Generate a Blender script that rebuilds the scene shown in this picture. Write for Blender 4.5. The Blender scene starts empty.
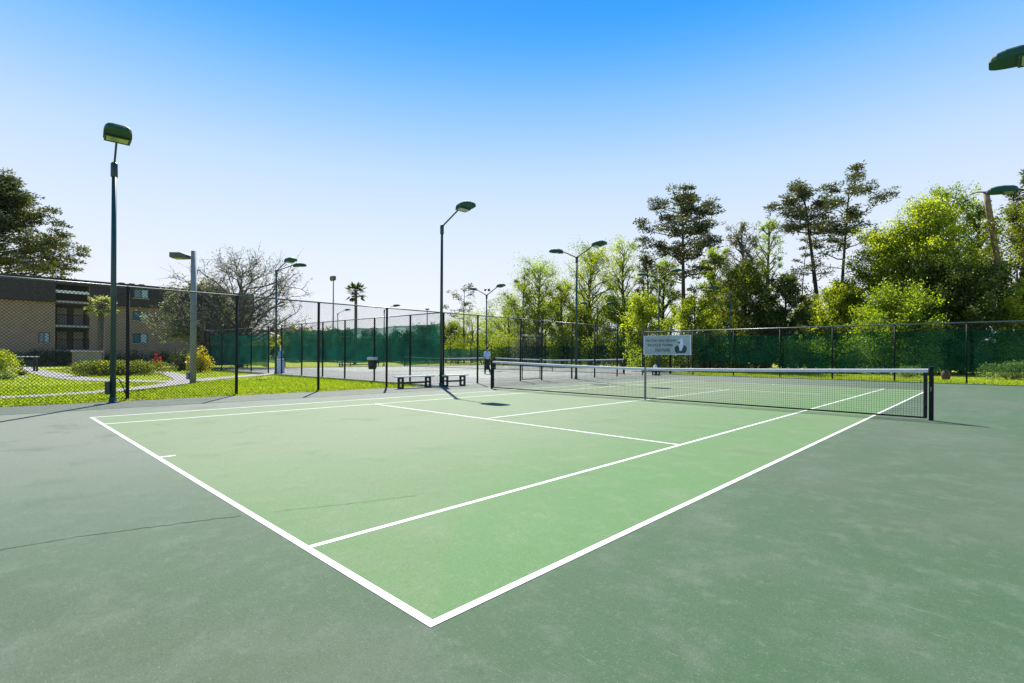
import bpy, math, random
import numpy as np
from mathutils import Matrix, Vector

# ------------------------------------------------------------------ camera, sky, sun, exposure
scene = bpy.context.scene
C = scene.collection
PI = math.pi

CAM = np.array([1.918, -1.482, 1.2795])
YAW, ROLL, FOC, CY = 0.76344, 0.00614, 506.0, 355.0
FWD = np.array([-math.sin(YAW), math.cos(YAW), 0.0])
RGT = np.array([math.cos(YAW), math.sin(YAW), 0.0])

cam = bpy.data.cameras.new("camera")
cam_ob = bpy.data.objects.new("camera", cam)
C.objects.link(cam_ob)
cam.sensor_width = 36.0
cam.lens = FOC * 36.0 / 1024.0
cam.shift_y = (CY - 341.5) / 1024.0
cam.clip_start, cam.clip_end = 0.05, 2000.0
cam_ob.matrix_world = (Matrix.Translation(Vector(CAM)) @ Matrix.Rotation(YAW, 4, 'Z')
                       @ Matrix.Rotation(PI / 2, 4, 'X') @ Matrix.Rotation(ROLL, 4, 'Z'))
scene.camera = cam_ob

SUN_H = np.array([-0.83, 0.555])                 # horizontal direction towards the sun
SUN_EL = math.radians(47.5)
world = bpy.data.worlds.new("World")
scene.world = world
world.use_nodes = True
wn, wl = world.node_tree.nodes, world.node_tree.links
wn.clear()
sky = wn.new("ShaderNodeTexSky")
sky.sky_type = 'NISHITA'
sky.sun_disc = False
sky.sun_elevation = SUN_EL
sky.sun_rotation = math.atan2(SUN_H[0], SUN_H[1])
sky.altitude = 0
sky.air_density = 1.0
sky.dust_density = 0.3
sky.ozone_density = 2.0
bg = wn.new("ShaderNodeBackground")
bg.inputs["Strength"].default_value = 0.12
wo = wn.new("ShaderNodeOutputWorld")
# clear-day gradient by elevation, mixed into the physical sky
wtc = wn.new("ShaderNodeTexCoord")
wsep = wn.new("ShaderNodeSeparateXYZ")
wl.new(wtc.outputs["Generated"], wsep.inputs[0])
wr = wn.new("ShaderNodeValToRGB")
wr.color_ramp.interpolation = 'B_SPLINE'
els = wr.color_ramp.elements
stops = [(0.0, (0.90, 0.91, 0.95)), (0.17, (0.83, 0.88, 0.97)), (0.33, (0.57, 0.76, 1.0)), (0.45, (0.20, 0.53, 1.0)), (0.55, (0.0, 0.36, 1.0)), (0.70, (0.0, 0.20, 0.85)), (1.0, (0.01, 0.13, 0.55))]
for i, (p_, c_) in enumerate(stops):
    e_ = els[i] if i < 2 else els.new(p_)
    e_.position = p_
    e_.color = (*c_, 1)
wl.new(wsep.outputs[2], wr.inputs[0])
wsc = wn.new("ShaderNodeVectorMath")
wsc.operation = 'SCALE'
wsc.inputs[3].default_value = 3.75
wl.new(wr.outputs[0], wsc.inputs[0])
wmx = wn.new("ShaderNodeMix")
wmx.data_type = 'RGBA'
wmx.inputs[0].default_value = 0.96
wl.new(sky.outputs[0], wmx.inputs[6])
wl.new(wsc.outputs[0], wmx.inputs[7])
wl.new(wmx.outputs[2], bg.inputs[0])
wl.new(bg.outputs[0], wo.inputs[0])

sun = bpy.data.lights.new("sun", 'SUN')
sun.energy = 5.0
sun.angle = math.radians(0.5)
sun.color = (1.0, 0.95, 0.87)
sun_ob = bpy.data.objects.new("sun", sun)
C.objects.link(sun_ob)
sd = Vector((SUN_H[0] * math.cos(SUN_EL), SUN_H[1] * math.cos(SUN_EL), math.sin(SUN_EL)))
sun_ob.rotation_euler = sd.to_track_quat('Z', 'Y').to_euler()
sun_ob.location = (0, 0, 40)

vs = scene.view_settings
vs.view_transform = 'Standard'
vs.look = 'None'
vs.exposure = 1.15
vs.gamma = 1.0
vs.use_curve_mapping = False

# ------------------------------------------------------------------ materials
def mat_new(name):
    m = bpy.data.materials.new(name)
    m.use_nodes = True
    nt = m.node_tree
    nt.nodes.clear()
    out = nt.nodes.new("ShaderNodeOutputMaterial")
    return m, nt, out


def pbr(name, col, rough=0.6, metal=0.0, noise=0.12, scale=6.0, bump=0.0, spec=0.5):
    """Principled with a soft mottling so nothing is perfectly uniform."""
    m, nt, out = mat_new(name)
    b = nt.nodes.new("ShaderNodeBsdfPrincipled")
    b.inputs["Roughness"].default_value = rough
    b.inputs["Metallic"].default_value = metal
    b.inputs["Specular IOR Level"].default_value = spec
    tc = nt.nodes.new("ShaderNodeTexCoord")
    n = nt.nodes.new("ShaderNodeTexNoise")
    n.inputs["Scale"].default_value = scale
    n.inputs["Detail"].default_value = 6
    nt.links.new(tc.outputs["Object"], n.inputs["Vector"])
    r = nt.nodes.new("ShaderNodeMapRange")
    r.inputs[1].default_value, r.inputs[2].default_value = 0.3, 0.7
    r.inputs[3].default_value, r.inputs[4].default_value = 1 - noise, 1 + noise
    nt.links.new(n.outputs[0], r.inputs[0])
    mx = nt.nodes.new("ShaderNodeVectorMath")
    mx.operation = 'SCALE'
    mx.inputs[0].default_value = col
    nt.links.new(r.outputs[0], mx.inputs[3])
    nt.links.new(mx.outputs[0], b.inputs["Base Color"])
    if bump:
        bp = nt.nodes.new("ShaderNodeBump")
        bp.inputs["Strength"].default_value = bump
        bp.inputs["Distance"].default_value = 0.02
        nt.links.new(n.outputs[0], bp.inputs["Height"])
        nt.links.new(bp.outputs[0], b.inputs["Normal"])
    nt.links.new(b.outputs[0], out.inputs[0])
    return m


def court_mat(name, base, pale, tone, rough=0.75, spec=0.35, worn_sheen=None):
    """Acrylic court paint: broad faded areas, brushed streaks, sandy grain and scuffs."""
    m, nt, out = mat_new(name)
    L = nt.links.new
    b = nt.nodes.new("ShaderNodeBsdfPrincipled")
    b.inputs["Roughness"].default_value = rough
    b.inputs["Specular IOR Level"].default_value = spec
    geo = nt.nodes.new("ShaderNodeNewGeometry")

    def noise(scale, detail, rough_=0.6, stretch=None, rot=0.0):
        v = geo.outputs["Position"]
        if stretch:
            mp = nt.nodes.new("ShaderNodeMapping")
            mp.inputs["Scale"].default_value = stretch
            mp.inputs["Rotation"].default_value = (0, 0, rot)
            L(v, mp.inputs[0])
            v = mp.outputs[0]
        n = nt.nodes.new("ShaderNodeTexNoise")
        n.inputs["Scale"].default_value = scale
        n.inputs["Detail"].default_value = detail
        n.inputs["Roughness"].default_value = rough_
        L(v, n.inputs["Vector"])
        return n.outputs[0]

    def ramp(x, a, b_):
        r = nt.nodes.new("ShaderNodeMapRange")
        r.interpolation_type = 'SMOOTHSTEP'
        r.inputs[1].default_value, r.inputs[2].default_value = a, b_
        L(x, r.inputs[0])
        return r.outputs[0]

    def mix(f, c1, c2, k=1.0):
        mm = nt.nodes.new("ShaderNodeMix")
        mm.data_type = 'RGBA'
        if k != 1.0:
            s = nt.nodes.new("ShaderNodeMath")
            s.operation = 'MULTIPLY'
            s.inputs[1].default_value = k
            L(f, s.inputs[0])
            f = s.outputs[0]
        L(f, mm.inputs[0])
        for i, c in ((6, c1), (7, c2)):
            if isinstance(c, tuple):
                mm.inputs[i].default_value = (*c, 1)
            else:
                L(c, mm.inputs[i])
        return mm.outputs[2]

    c = mix(ramp(noise(0.16, 4, 0.55), 0.36, 0.66), base, tone)
    if worn_sheen:                                            # bleached by use along one side, on the surround with sun sheen painted in: (axis, from, to, colour, amount)
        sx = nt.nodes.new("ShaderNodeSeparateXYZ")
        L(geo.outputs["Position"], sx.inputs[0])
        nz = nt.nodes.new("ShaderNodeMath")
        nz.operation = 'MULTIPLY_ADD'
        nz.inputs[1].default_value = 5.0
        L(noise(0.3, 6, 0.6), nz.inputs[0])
        L(sx.outputs[worn_sheen[0]], nz.inputs[2])
        c = mix(ramp(nz.outputs[0], worn_sheen[1] + 2.5, worn_sheen[2] + 2.5), c, worn_sheen[3], worn_sheen[4])
    dark = tuple(x * 0.66 for x in base)
    c = mix(ramp(noise(0.6, 8, 0.68), 0.47, 0.72), c, pale, 0.48)
    c = mix(ramp(noise(2.3, 9, 0.74), 0.47, 0.70), c, pale, 0.52)
    c = mix(ramp(noise(8.0, 8, 0.75), 0.52, 0.74), c, pale, 0.55)
    c = mix(ramp(noise(1.2, 9, 0.72), 0.50, 0.74), c, dark, 0.5)
    c = mix(ramp(noise(26.0, 6, 0.75), 0.50, 0.72), c, dark, 0.45)
    # scuffs: short pale smears in several directions
    for k, rot in enumerate((0.3, 1.35, 2.4)):
        c = mix(ramp(noise(2.6 + k, 5, 0.62, (1.0, 9.0, 1), rot), 0.66, 0.74), c, tuple(min(1, x * 1.25) for x in pale), 0.55)
    # sand grain in the paint
    c = mix(ramp(noise(120.0, 3, 0.8), 0.48, 0.70), c, dark, 0.75)
    c = mix(ramp(noise(75.0, 3, 0.85), 0.58, 0.70), c, tuple(min(1, x * 1.6) for x in pale), 0.6)
    L(c, b.inputs["Base Color"])
    bp = nt.nodes.new("ShaderNodeBump")
    bp.inputs["Strength"].default_value = 0.35
    bp.inputs["Distance"].default_value = 0.004
    L(noise(220.0, 4, 0.7), bp.inputs["Height"])
    L(bp.outputs[0], b.inputs["Normal"])
    L(b.outputs[0], out.inputs[0])
    return m


def leaf_mat(name, c1, c2, trans=0.5, tcol=None, gloss=0.03, c3=None):
    """Leaves: colour picked per leaf from its own random tint; light passes through the blade."""
    m, nt, out = mat_new(name)
    L = nt.links.new
    at = nt.nodes.new("ShaderNodeAttribute")
    at.attribute_name = "tint"
    cr = nt.nodes.new("ShaderNodeValToRGB")
    cr.color_ramp.elements[0].color = (*c1, 1)
    cr.color_ramp.elements[1].color = (*c2, 1)
    cr.color_ramp.elements[0].position = 0.05
    if c3:
        e = cr.color_ramp.elements.new(0.93)
        e.color = (*c2, 1)
        cr.color_ramp.elements[2].color = (*c3, 1)
    L(at.outputs["Fac"], cr.inputs[0])
    d = nt.nodes.new("ShaderNodeBsdfDiffuse")
    t = nt.nodes.new("ShaderNodeBsdfTranslucent")
    L(cr.outputs[0], d.inputs[0])
    v = nt.nodes.new("ShaderNodeMix")
    v.data_type = 'RGBA'
    v.blend_type = 'MULTIPLY'
    v.inputs[0].default_value = 1
    v.inputs[7].default_value = (*(tcol or (2.1, 2.0, 0.6)), 1)
    L(cr.outputs[0], v.inputs[6])
    L(v.outputs[2], t.inputs[0])
    mx = nt.nodes.new("ShaderNodeMixShader")
    mx.inputs[0].default_value = trans
    L(d.outputs[0], mx.inputs[1])
    L(t.outputs[0], mx.inputs[2])
    g = nt.nodes.new("ShaderNodeBsdfGlossy")
    g.inputs["Roughness"].default_value = 0.45
    m2 = nt.nodes.new("ShaderNodeMixShader")
    m2.inputs[0].default_value = gloss
    L(mx.outputs[0], m2.inputs[1])
    L(g.outputs[0], m2.inputs[2])
    L(m2.outputs[0], out.inputs[0])
    return m


def screen_mat(name, col, open_=0.3):
    """Woven windscreen cloth: mostly green fabric that glows against the light, partly see-through."""
    m, nt, out = mat_new(name)
    L = nt.links.new
    geo = nt.nodes.new("ShaderNodeNewGeometry")
    n = nt.nodes.new("ShaderNodeTexNoise")
    n.inputs["Scale"].default_value = 1.3
    n.inputs["Detail"].default_value = 7
    L(geo.outputs["Position"], n.inputs["Vector"])
    r = nt.nodes.new("ShaderNodeMapRange")
    r.inputs[1].default_value, r.inputs[2].default_value = 0.3, 0.7
    r.inputs[3].default_value, r.inputs[4].default_value = 0.5, 1.5
    L(n.outputs[0], r.inputs[0])
    s = nt.nodes.new("ShaderNodeVectorMath")
    s.operation = 'SCALE'
    s.inputs[0].default_value = col
    L(r.outputs[0], s.inputs[3])
    d = nt.nodes.new("ShaderNodeBsdfDiffuse")
    t = nt.nodes.new("ShaderNodeBsdfTranslucent")
    L(s.outputs[0], d.inputs[0])
    L(s.outputs[0], t.inputs[0])
    mx = nt.nodes.new("ShaderNodeMixShader")
    mx.inputs[0].default_value = 0.45
    L(d.outputs[0], mx.inputs[1])
    L(t.outputs[0], mx.inputs[2])
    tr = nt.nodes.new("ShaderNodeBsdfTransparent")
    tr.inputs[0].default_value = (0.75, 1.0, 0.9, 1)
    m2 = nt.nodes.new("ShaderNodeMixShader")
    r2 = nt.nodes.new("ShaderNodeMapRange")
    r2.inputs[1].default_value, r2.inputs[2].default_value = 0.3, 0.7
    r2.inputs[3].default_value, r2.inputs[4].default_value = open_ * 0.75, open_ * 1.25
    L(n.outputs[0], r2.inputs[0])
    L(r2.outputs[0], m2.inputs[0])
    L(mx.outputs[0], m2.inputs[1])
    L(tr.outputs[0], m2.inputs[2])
    L(m2.outputs[0], out.inputs[0])
    return m


def ground_mat(name):
    m, nt, out = mat_new(name)
    L = nt.links.new
    b = nt.nodes.new("ShaderNodeBsdfPrincipled")
    b.inputs["Roughness"].default_value = 0.95
    b.inputs["Specular IOR Level"].default_value = 0.1
    geo = nt.nodes.new("ShaderNodeNewGeometry")
    prev = None
    for sc, det, lo, hi, c, k in ((0.35, 6, 0.35, 0.68, (0.32, 0.34, 0.025), 1), (2.2, 8, 0.5, 0.75, (0.34, 0.30, 0.06), 0.8),
                                  (14, 8, 0.5, 0.8, (0.11, 0.16, 0.012), 0.7), (0.8, 8, 0.66, 0.78, (0.20, 0.15, 0.08), 0.8)):
        n = nt.nodes.new("ShaderNodeTexNoise")
        n.inputs["Scale"].default_value = sc
        n.inputs["Detail"].default_value = det
        n.inputs["Roughness"].default_value = 0.65
        L(geo.outputs["Position"], n.inputs["Vector"])
        r = nt.nodes.new("ShaderNodeMapRange")
        r.inputs[1].default_value, r.inputs[2].default_value, r.inputs[4].default_value = lo, hi, k
        L(n.outputs[0], r.inputs[0])
        mm = nt.nodes.new("ShaderNodeMix")
        mm.data_type = 'RGBA'
        L(r.outputs[0], mm.inputs[0])
        if prev is None:
            mm.inputs[6].default_value = (0.185, 0.27, 0.018, 1)
        else:
            L(prev, mm.inputs[6])
        mm.inputs[7].default_value = (*c, 1)
        prev = mm.outputs[2]
    L(prev, b.inputs["Base Color"])
    L(b.outputs[0], out.inputs[0])
    return m


def brick_mat(name):
    m, nt, out = mat_new(name)
    b = nt.nodes.new("ShaderNodeBsdfPrincipled")
    b.inputs["Roughness"].default_value = 0.85
    tc = nt.nodes.new("ShaderNodeTexCoord")
    mp = nt.nodes.new("ShaderNodeMapping")
    mp.inputs["Rotation"].default_value = (PI / 2, 0, PI / 2)
    t = nt.nodes.new("ShaderNodeTexBrick")
    t.inputs["Color1"].default_value = (0.20, 0.13, 0.10, 1)
    t.inputs["Color2"].default_value = (0.16, 0.10, 0.07, 1)
    t.inputs["Mortar"].default_value = (0.25, 0.23, 0.20, 1)
    t.inputs["Scale"].default_value = 4
    nt.links.new(tc.outputs["Object"], mp.inputs[0])
    nt.links.new(mp.outputs[0], t.inputs["Vector"])
    nt.links.new(t.outputs[0], b.inputs["Base Color"])
    nt.links.new(b.outputs[0], out.inputs[0])
    return m


M = dict(
    surround=court_mat("surround_paint", (0.042, 0.090, 0.043), (0.118, 0.145, 0.105), (0.066, 0.091, 0.056), 0.8, 0.16, (0, -0.5, -8.5, (0.175, 0.186, 0.155), 0.7)),  # pale grey side: wear plus grazing sun sheen put into the colour
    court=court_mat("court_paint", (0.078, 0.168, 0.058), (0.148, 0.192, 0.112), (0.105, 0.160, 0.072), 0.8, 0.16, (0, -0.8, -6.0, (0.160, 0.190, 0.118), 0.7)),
    second=court_mat("second_court_paint", (0.135, 0.150, 0.140), (0.18, 0.19, 0.18), (0.15, 0.16, 0.15), 0.8, 0.25),
    line=court_mat("line_paint", (0.62, 0.63, 0.59), (0.66, 0.67, 0.65), (0.56, 0.58, 0.53)),
    crack=pbr("crack_dark", (0.035, 0.04, 0.038), 0.95, noise=0.3, scale=20),
    ground=ground_mat("lawn_ground"),
    concrete=pbr("concrete", (0.21, 0.198, 0.195), 0.85, noise=0.15, scale=3, bump=0.2),
    mulch=pbr("mulch", (0.24, 0.19, 0.15), 0.95, noise=0.4, scale=9),
    green_metal=pbr("green_metal", (0.012, 0.045, 0.036), 0.42, noise=0.2, scale=3),
    head_metal=pbr("lamp_head_metal", (0.018, 0.075, 0.055), 0.65, noise=0.12, scale=4, spec=0.2),
    black_metal=pbr("black_metal", (0.010, 0.012, 0.012), 0.7, noise=0.2, scale=5, spec=0.2),
    rail_metal=pbr("rail_metal", (0.10, 0.14, 0.13), 0.35, metal=0.3, noise=0.2, scale=4),
    wire=pbr("vinyl_wire", (0.012, 0.018, 0.016), 0.5, noise=0.1),
    lens=pbr("lamp_glass", (0.30, 0.34, 0.20), 0.15, noise=0.1, scale=12),
    grey_pole=pbr("grey_pole", (0.20, 0.23, 0.23), 0.7, noise=0.15, scale=5),
    dark_grey=pbr("dark_grey", (0.06, 0.065, 0.065), 0.5),
    netcord=pbr("net_cord", (0.014, 0.015, 0.015), 0.8, noise=0.1),
    band=pbr("net_band", (0.56, 0.58, 0.56), 0.8, noise=0.10, scale=8),
    strap=pbr("centre_strap_cloth", (0.17, 0.20, 0.17), 0.8),
    plank=pbr("bench_plank", (0.50, 0.53, 0.50), 0.7, noise=0.15, scale=9),
    bench_leg=pbr("bench_leg", (0.018, 0.026, 0.022), 0.6),
    white=pbr("white_paint", (0.82, 0.82, 0.80), 0.55, noise=0.06),
    black_plastic=pbr("black_plastic", (0.014, 0.013, 0.014), 0.5),
    bag=pbr("white_bag", (0.62, 0.62, 0.63), 0.5, noise=0.15, scale=20),
    banner=pbr("banner_cloth", (0.36, 0.47, 0.42), 0.7, noise=0.1, scale=3),
    banner_edge=pbr("banner_edge", (0.62, 0.68, 0.72), 0.7),
    ink=pbr("banner_ink", (0.06, 0.09, 0.085), 0.7),
    teal_ink=pbr("logo_dark", (0.03, 0.06, 0.05), 0.7),
    logo_white=pbr("logo_white", (0.62, 0.72, 0.85), 0.7),
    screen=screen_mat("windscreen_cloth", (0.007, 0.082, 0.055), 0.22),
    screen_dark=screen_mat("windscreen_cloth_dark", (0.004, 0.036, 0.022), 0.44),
    screen_blue=screen_mat("windscreen_cloth_blue", (0.008, 0.052, 0.052), 0.28),
    bark=pbr("bark", (0.058, 0.046, 0.036), 0.9, noise=0.4, scale=5, bump=0.6),
    bark_pine=pbr("pine_bark", (0.045, 0.033, 0.027), 0.9, noise=0.4, scale=4, bump=0.6),
    bark_grey=pbr("grey_bark", (0.095, 0.085, 0.075), 0.9, noise=0.35, scale=5, bump=0.6),
    bark_red=pbr("snag_bark", (0.20, 0.13, 0.09), 0.9, noise=0.4, scale=3, bump=0.6),
    lime=leaf_mat("leaf_lime", (0.070, 0.115, 0.012), (0.330, 0.390, 0.022), 0.55),
    fresh=leaf_mat("leaf_fresh", (0.065, 0.115, 0.012), (0.240, 0.315, 0.022), 0.55),
    olive=leaf_mat("leaf_olive", (0.040, 0.065, 0.012), (0.190, 0.220, 0.026), 0.5),
    dark=leaf_mat("leaf_dark", (0.020, 0.040, 0.010), (0.095, 0.135, 0.022), 0.38),
    pine=leaf_mat("needle", (0.018, 0.034, 0.012), (0.115, 0.120, 0.028), 0.3, gloss=0.08),
    mossy=leaf_mat("leaf_mossy", (0.15, 0.16, 0.105), (0.30, 0.30, 0.20), 0.45, (1.5, 1.5, 1.0)),
    twiggy=leaf_mat("leaf_twiggy", (0.09, 0.10, 0.055), (0.17, 0.17, 0.09), 0.45, (1.5, 1.5, 0.9)),
    hedge=leaf_mat("leaf_hedge", (0.150, 0.210, 0.014), (0.31, 0.36, 0.025), 0.5, c3=(0.38, 0.34, 0.05)),
    flower_hedge=leaf_mat("leaf_flower_hedge", (0.050, 0.080, 0.010), (0.26, 0.30, 0.025), 0.45, c3=(0.60, 0.50, 0.05)),
    ivy=leaf_mat("leaf_ivy", (0.17, 0.23, 0.07), (0.34, 0.40, 0.15), 0.45, (1.5, 1.5, 0.8)),
    yellow=leaf_mat("leaf_yellow", (0.26, 0.27, 0.02), (0.68, 0.56, 0.02), 0.5, (1.4, 1.3, 0.6)),
    red=leaf_mat("leaf_red", (0.36, 0.012, 0.02), (0.60, 0.03, 0.05), 0.45, (1.5, 0.8, 0.8)),
    pink=leaf_mat("leaf_pink", (0.05, 0.06, 0.02), (0.08, 0.07, 0.03), 0.4, (1.2, 1, 0.8), c3=(0.6, 0.2, 0.25)),
    palm=leaf_mat("leaf_palm", (0.24, 0.27, 0.10), (0.46, 0.46, 0.24), 0.5, (1.6, 1.6, 0.8)),
    palm_dark=leaf_mat("leaf_palm_dark", (0.03, 0.05, 0.02), (0.06, 0.08, 0.03), 0.3),
    blade=leaf_mat("grass_blade", (0.155, 0.230, 0.014), (0.270, 0.320, 0.024), 0.55, (1.6, 1.6, 0.7), 0.02, c3=(0.40, 0.31, 0.12)),
    stucco=pbr("stucco", (0.34, 0.235, 0.155), 0.9, noise=0.10, scale=2),
    shingle=pbr("roof_shingle", (0.060, 0.042, 0.036), 0.9, noise=0.35, scale=5),
    recess=pbr("recess_wall", (0.10, 0.085, 0.075), 0.9),
    glass=pbr("window_glass", (0.05, 0.16, 0.20), 0.08, noise=0.25, scale=2, spec=0.9),
    blind=pbr("window_blind", (0.42, 0.55, 0.58), 0.6),
    slab=pbr("balcony_slab", (0.42, 0.38, 0.33), 0.85),
    pale_roof=pbr("pale_roof", (0.46, 0.46, 0.45), 0.7),
    brick=brick_mat("brick"),
    clay=pbr("clay", (0.09, 0.05, 0.035), 0.8, noise=0.25, scale=8),
    skin=pbr("skin", (0.42, 0.26, 0.19), 0.55),
    hair=pbr("hair", (0.02, 0.016, 0.013), 0.6),
    shirt=pbr("shirt", (0.46, 0.62, 0.78), 0.8, noise=0.1, scale=14),
    trousers=pbr("trousers", (0.018, 0.018, 0.021), 0.85),
    shoe=pbr("shoe", (0.5, 0.5, 0.5), 0.6),
    jug=pbr("water_jug", (0.16, 0.36, 0.52), 0.2),
    cooler=pbr("cooler_box", (0.48, 0.60, 0.70), 0.5),
)

# ------------------------------------------------------------------ mesh helpers
class MB:
    """Collects shapes and links them as ONE mesh object."""

    def __init__(self):
        self.v, self.f, self.n = [], [], 0

    def add(self, verts, faces):
        self.v.append(np.asarray(verts, float).reshape(-1, 3))
        o = self.n
        self.f += [tuple(i + o for i in f) for f in faces]
        self.n += len(self.v[-1])

    def box(self, lo, hi):
        x0, y0, z0 = lo
        x1, y1, z1 = hi
        self.add([(x0, y0, z0), (x1, y0, z0), (x1, y1, z0), (x0, y1, z0), (x0, y0, z1), (x1, y0, z1), (x1, y1, z1), (x0, y1, z1)],
                 [(0, 3, 2, 1), (4, 5, 6, 7), (0, 1, 5, 4), (1, 2, 6, 5), (2, 3, 7, 6), (3, 0, 4, 7)])

    def bbox(self, lo, hi, c=0.006):
        """box with chamfered vertical and horizontal edges"""
        x0, y0, z0 = lo
        x1, y1, z1 = hi
        c = min(c, (x1 - x0) / 3, (y1 - y0) / 3, (z1 - z0) / 3)
        rings = []
        for z, k in ((z0, c), (z0 + c, 0), (z1 - c, 0), (z1, c)):
            a, b, d, e = x0 + k, x1 - k, y0 + k, y1 - k
            rings.append([(a + c, d, z), (b - c, d, z), (b, d + c, z), (b, e - c, z), (b - c, e, z), (a + c, e, z), (a, e - c, z), (a, d + c, z)])
        fs = [tuple(range(7, -1, -1)), tuple(range(24, 32))]
        for r in range(3):
            for i in range(8):
                j = (i + 1) % 8
                fs.append((r * 8 + i, r * 8 + j, r * 8 + 8 + j, r * 8 + 8 + i))
        self.add([p for r in rings for p in r], fs)

    def tube(self, pts, rad, n=8, cap=True):
        pts = np.asarray(pts, float)
        if np.isscalar(rad):
            rad = [rad] * len(pts)
        t = np.gradient(pts, axis=0)
        t /= np.linalg.norm(t, axis=1)[:, None] + 1e-9
        ref = np.array([0, 0, 1.0]) if abs(t[:, 2]).mean() < 0.8 else np.array([1.0, 0, 0])
        a = np.cross(t, ref)
        a /= np.linalg.norm(a, axis=1)[:, None] + 1e-9
        b = np.cross(t, a)
        an = np.arange(n) * 2 * PI / n
        rad = np.asarray(rad)[:, None, None]
        V = pts[:, None, :] + rad * (np.cos(an)[None, :, None] * a[:, None, :] + np.sin(an)[None, :, None] * b[:, None, :])
        fs = []
        for i in range(len(pts) - 1):
            for j in range(n):
                k = (j + 1) % n
                fs.append((i * n + j, (i + 1) * n + j, (i + 1) * n + k, i * n + k))
        if cap:
            fs.append(tuple(range(n)))
            fs.append(tuple((len(pts) - 1) * n + j for j in range(n - 1, -1, -1)))
        self.add(V.reshape(-1, 3), fs)

    def lathe(self, prof, n=16, c=(0, 0, 0)):
        """prof: list of (radius, z)"""
        vs_, fs = [], []
        for r, z in prof:
            for j in range(n):
                a = 2 * PI * j / n
                vs_.append((c[0] + r * math.cos(a), c[1] + r * math.sin(a), c[2] + z))
        for i in range(len(prof) - 1):
            for j in range(n):
                k = (j + 1) % n
                fs.append((i * n + j, i * n + k, (i + 1) * n + k, (i + 1) * n + j))
        fs.append(tuple(range(n - 1, -1, -1)))
        fs.append(tuple((len(prof) - 1) * n + j for j in range(n)))
        self.add(vs_, fs)

    def mesh(self, name, mat, smooth=False):
        me = bpy.data.meshes.new(name)
        me.from_pydata(np.concatenate(self.v).tolist() if self.v else [], [], self.f)
        me.materials.append(mat)
        if smooth:
            me.polygons.foreach_set("use_smooth", [True] * len(me.polygons))
        me.update()
        return me

    def build(self, name, mat, parent=None, smooth=False, loc=None):
        return link(name, self.mesh(name, mat, smooth), parent, loc)


def link(name, data, parent=None, loc=None, rz=0.0):
    o = bpy.data.objects.new(name, data)
    C.objects.link(o)
    if parent is not None:
        o.parent = parent
    if loc is not None:
        o.location = loc
    if rz:
        o.rotation_euler = (0, 0, rz)
    return o


def tag(o, label, cat, group=None, kind=None):
    if label:
        o["label"] = label
    if cat:
        o["category"] = cat
    if group:
        o["group"] = group
    if kind:
        o["kind"] = kind
    return o


def thing(name, label, cat, loc=(0, 0, 0), rz=0.0, group=None):
    o = link(name, None, None, loc, rz)
    o.empty_display_size = 0.2
    return tag(o, label, cat, group)


def structure(name, mb, mat):
    o = mb.build(name, mat)
    o["kind"] = "structure"
    return o


def spot(u, d, z=0.0):
    """ground point d metres ahead of the photographer, on the bearing whose tangent is (u-512)/506"""
    p = CAM + FWD * d + RGT * (u - 512) / FOC * d
    return np.array([p[0], p[1], z])


def hgt(v, d):
    return CAM[2] + (CY - v) * d / FOC


# ------------------------------------------------------------------ setting: ground, courts, paths
GZ = -0.03
mb = MB()
mb.add([(-700, -700, GZ), (700, -700, GZ), (700, 700, GZ), (-700, 700, GZ)], [(0, 1, 2, 3)])
structure("ground", mb, M["ground"])
mb = MB()
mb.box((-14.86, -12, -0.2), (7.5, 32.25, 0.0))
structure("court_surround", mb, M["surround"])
mb = MB()
mb.box((-46.2, 11.25, -0.2), (-14.87, 44.7, 0.0))
structure("neighbour_court", mb, M["second"])


def rect(mb, x0, y0, x1, y1, z):
    mb.add([(x0, y0, z), (x1, y0, z), (x1, y1, z), (x0, y1, z)], [(0, 1, 2, 3)])


mb = MB()
rect(mb, -11.02, 0, 0, 23.77, 0.0015)
structure("playing_court", mb, M["court"])


def court_lines(ox, oy, z):
    """ten painted lines; the corner (ox, oy) is the outer right corner of the near baseline"""
    mb = MB()
    w = 0.05
    X = lambda a: ox - a
    for a in (0.0, 10.97 - w):
        rect(mb, X(a + w), oy, X(a), oy + 23.77, z)
    for a in (1.37 - w / 2, 9.60 - w / 2):
        rect(mb, X(a + w), oy + 0.05, X(a), oy + 23.77 - 0.05, z)
    for y, ww in ((0, 0.05), (23.77 - 0.05, 0.05)):
        rect(mb, X(10.97 - w), oy + y, X(w), oy + y + ww, z)
    for y in (5.485, 18.285):
        for x0, x1 in ((1.37 + w / 2, 5.485 - w / 2), (5.485 + w / 2, 9.60 - w / 2)):
            rect(mb, X(x1), oy + y - w / 2, X(x0), oy + y + w / 2, z)
    rect(mb, X(5.485 + w / 2), oy + 5.485 - w / 2, X(5.485 - w / 2), oy + 18.285 + w / 2, z)
    for y0, y1 in ((0.05, 0.21), (23.77 - 0.22, 23.77 - 0.05)):
        rect(mb, X(5.485 + w / 2), oy + y0, X(5.485 - w / 2), oy + y1, z)
    return mb


structure("court_lines", court_lines(0.012, -0.03, 0.003), M["line"])
mb = MB()
for x1 in (-17.9, -31.6):
    rect(mb, x1 - 10.97, 17.5, x1, 41.3, 0.003)
structure("neighbour_playing_court", mb, court_mat("second_play_paint", (0.145, 0.185, 0.145), (0.19, 0.21, 0.18), (0.155, 0.18, 0.15)))
mb = court_lines(-17.9, 17.5, 0.008)
m2 = court_lines(-31.6, 17.5, 0.008)
mb.add(np.concatenate(m2.v), m2.f)
structure("neighbour_court_lines", mb, M["line"])

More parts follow.
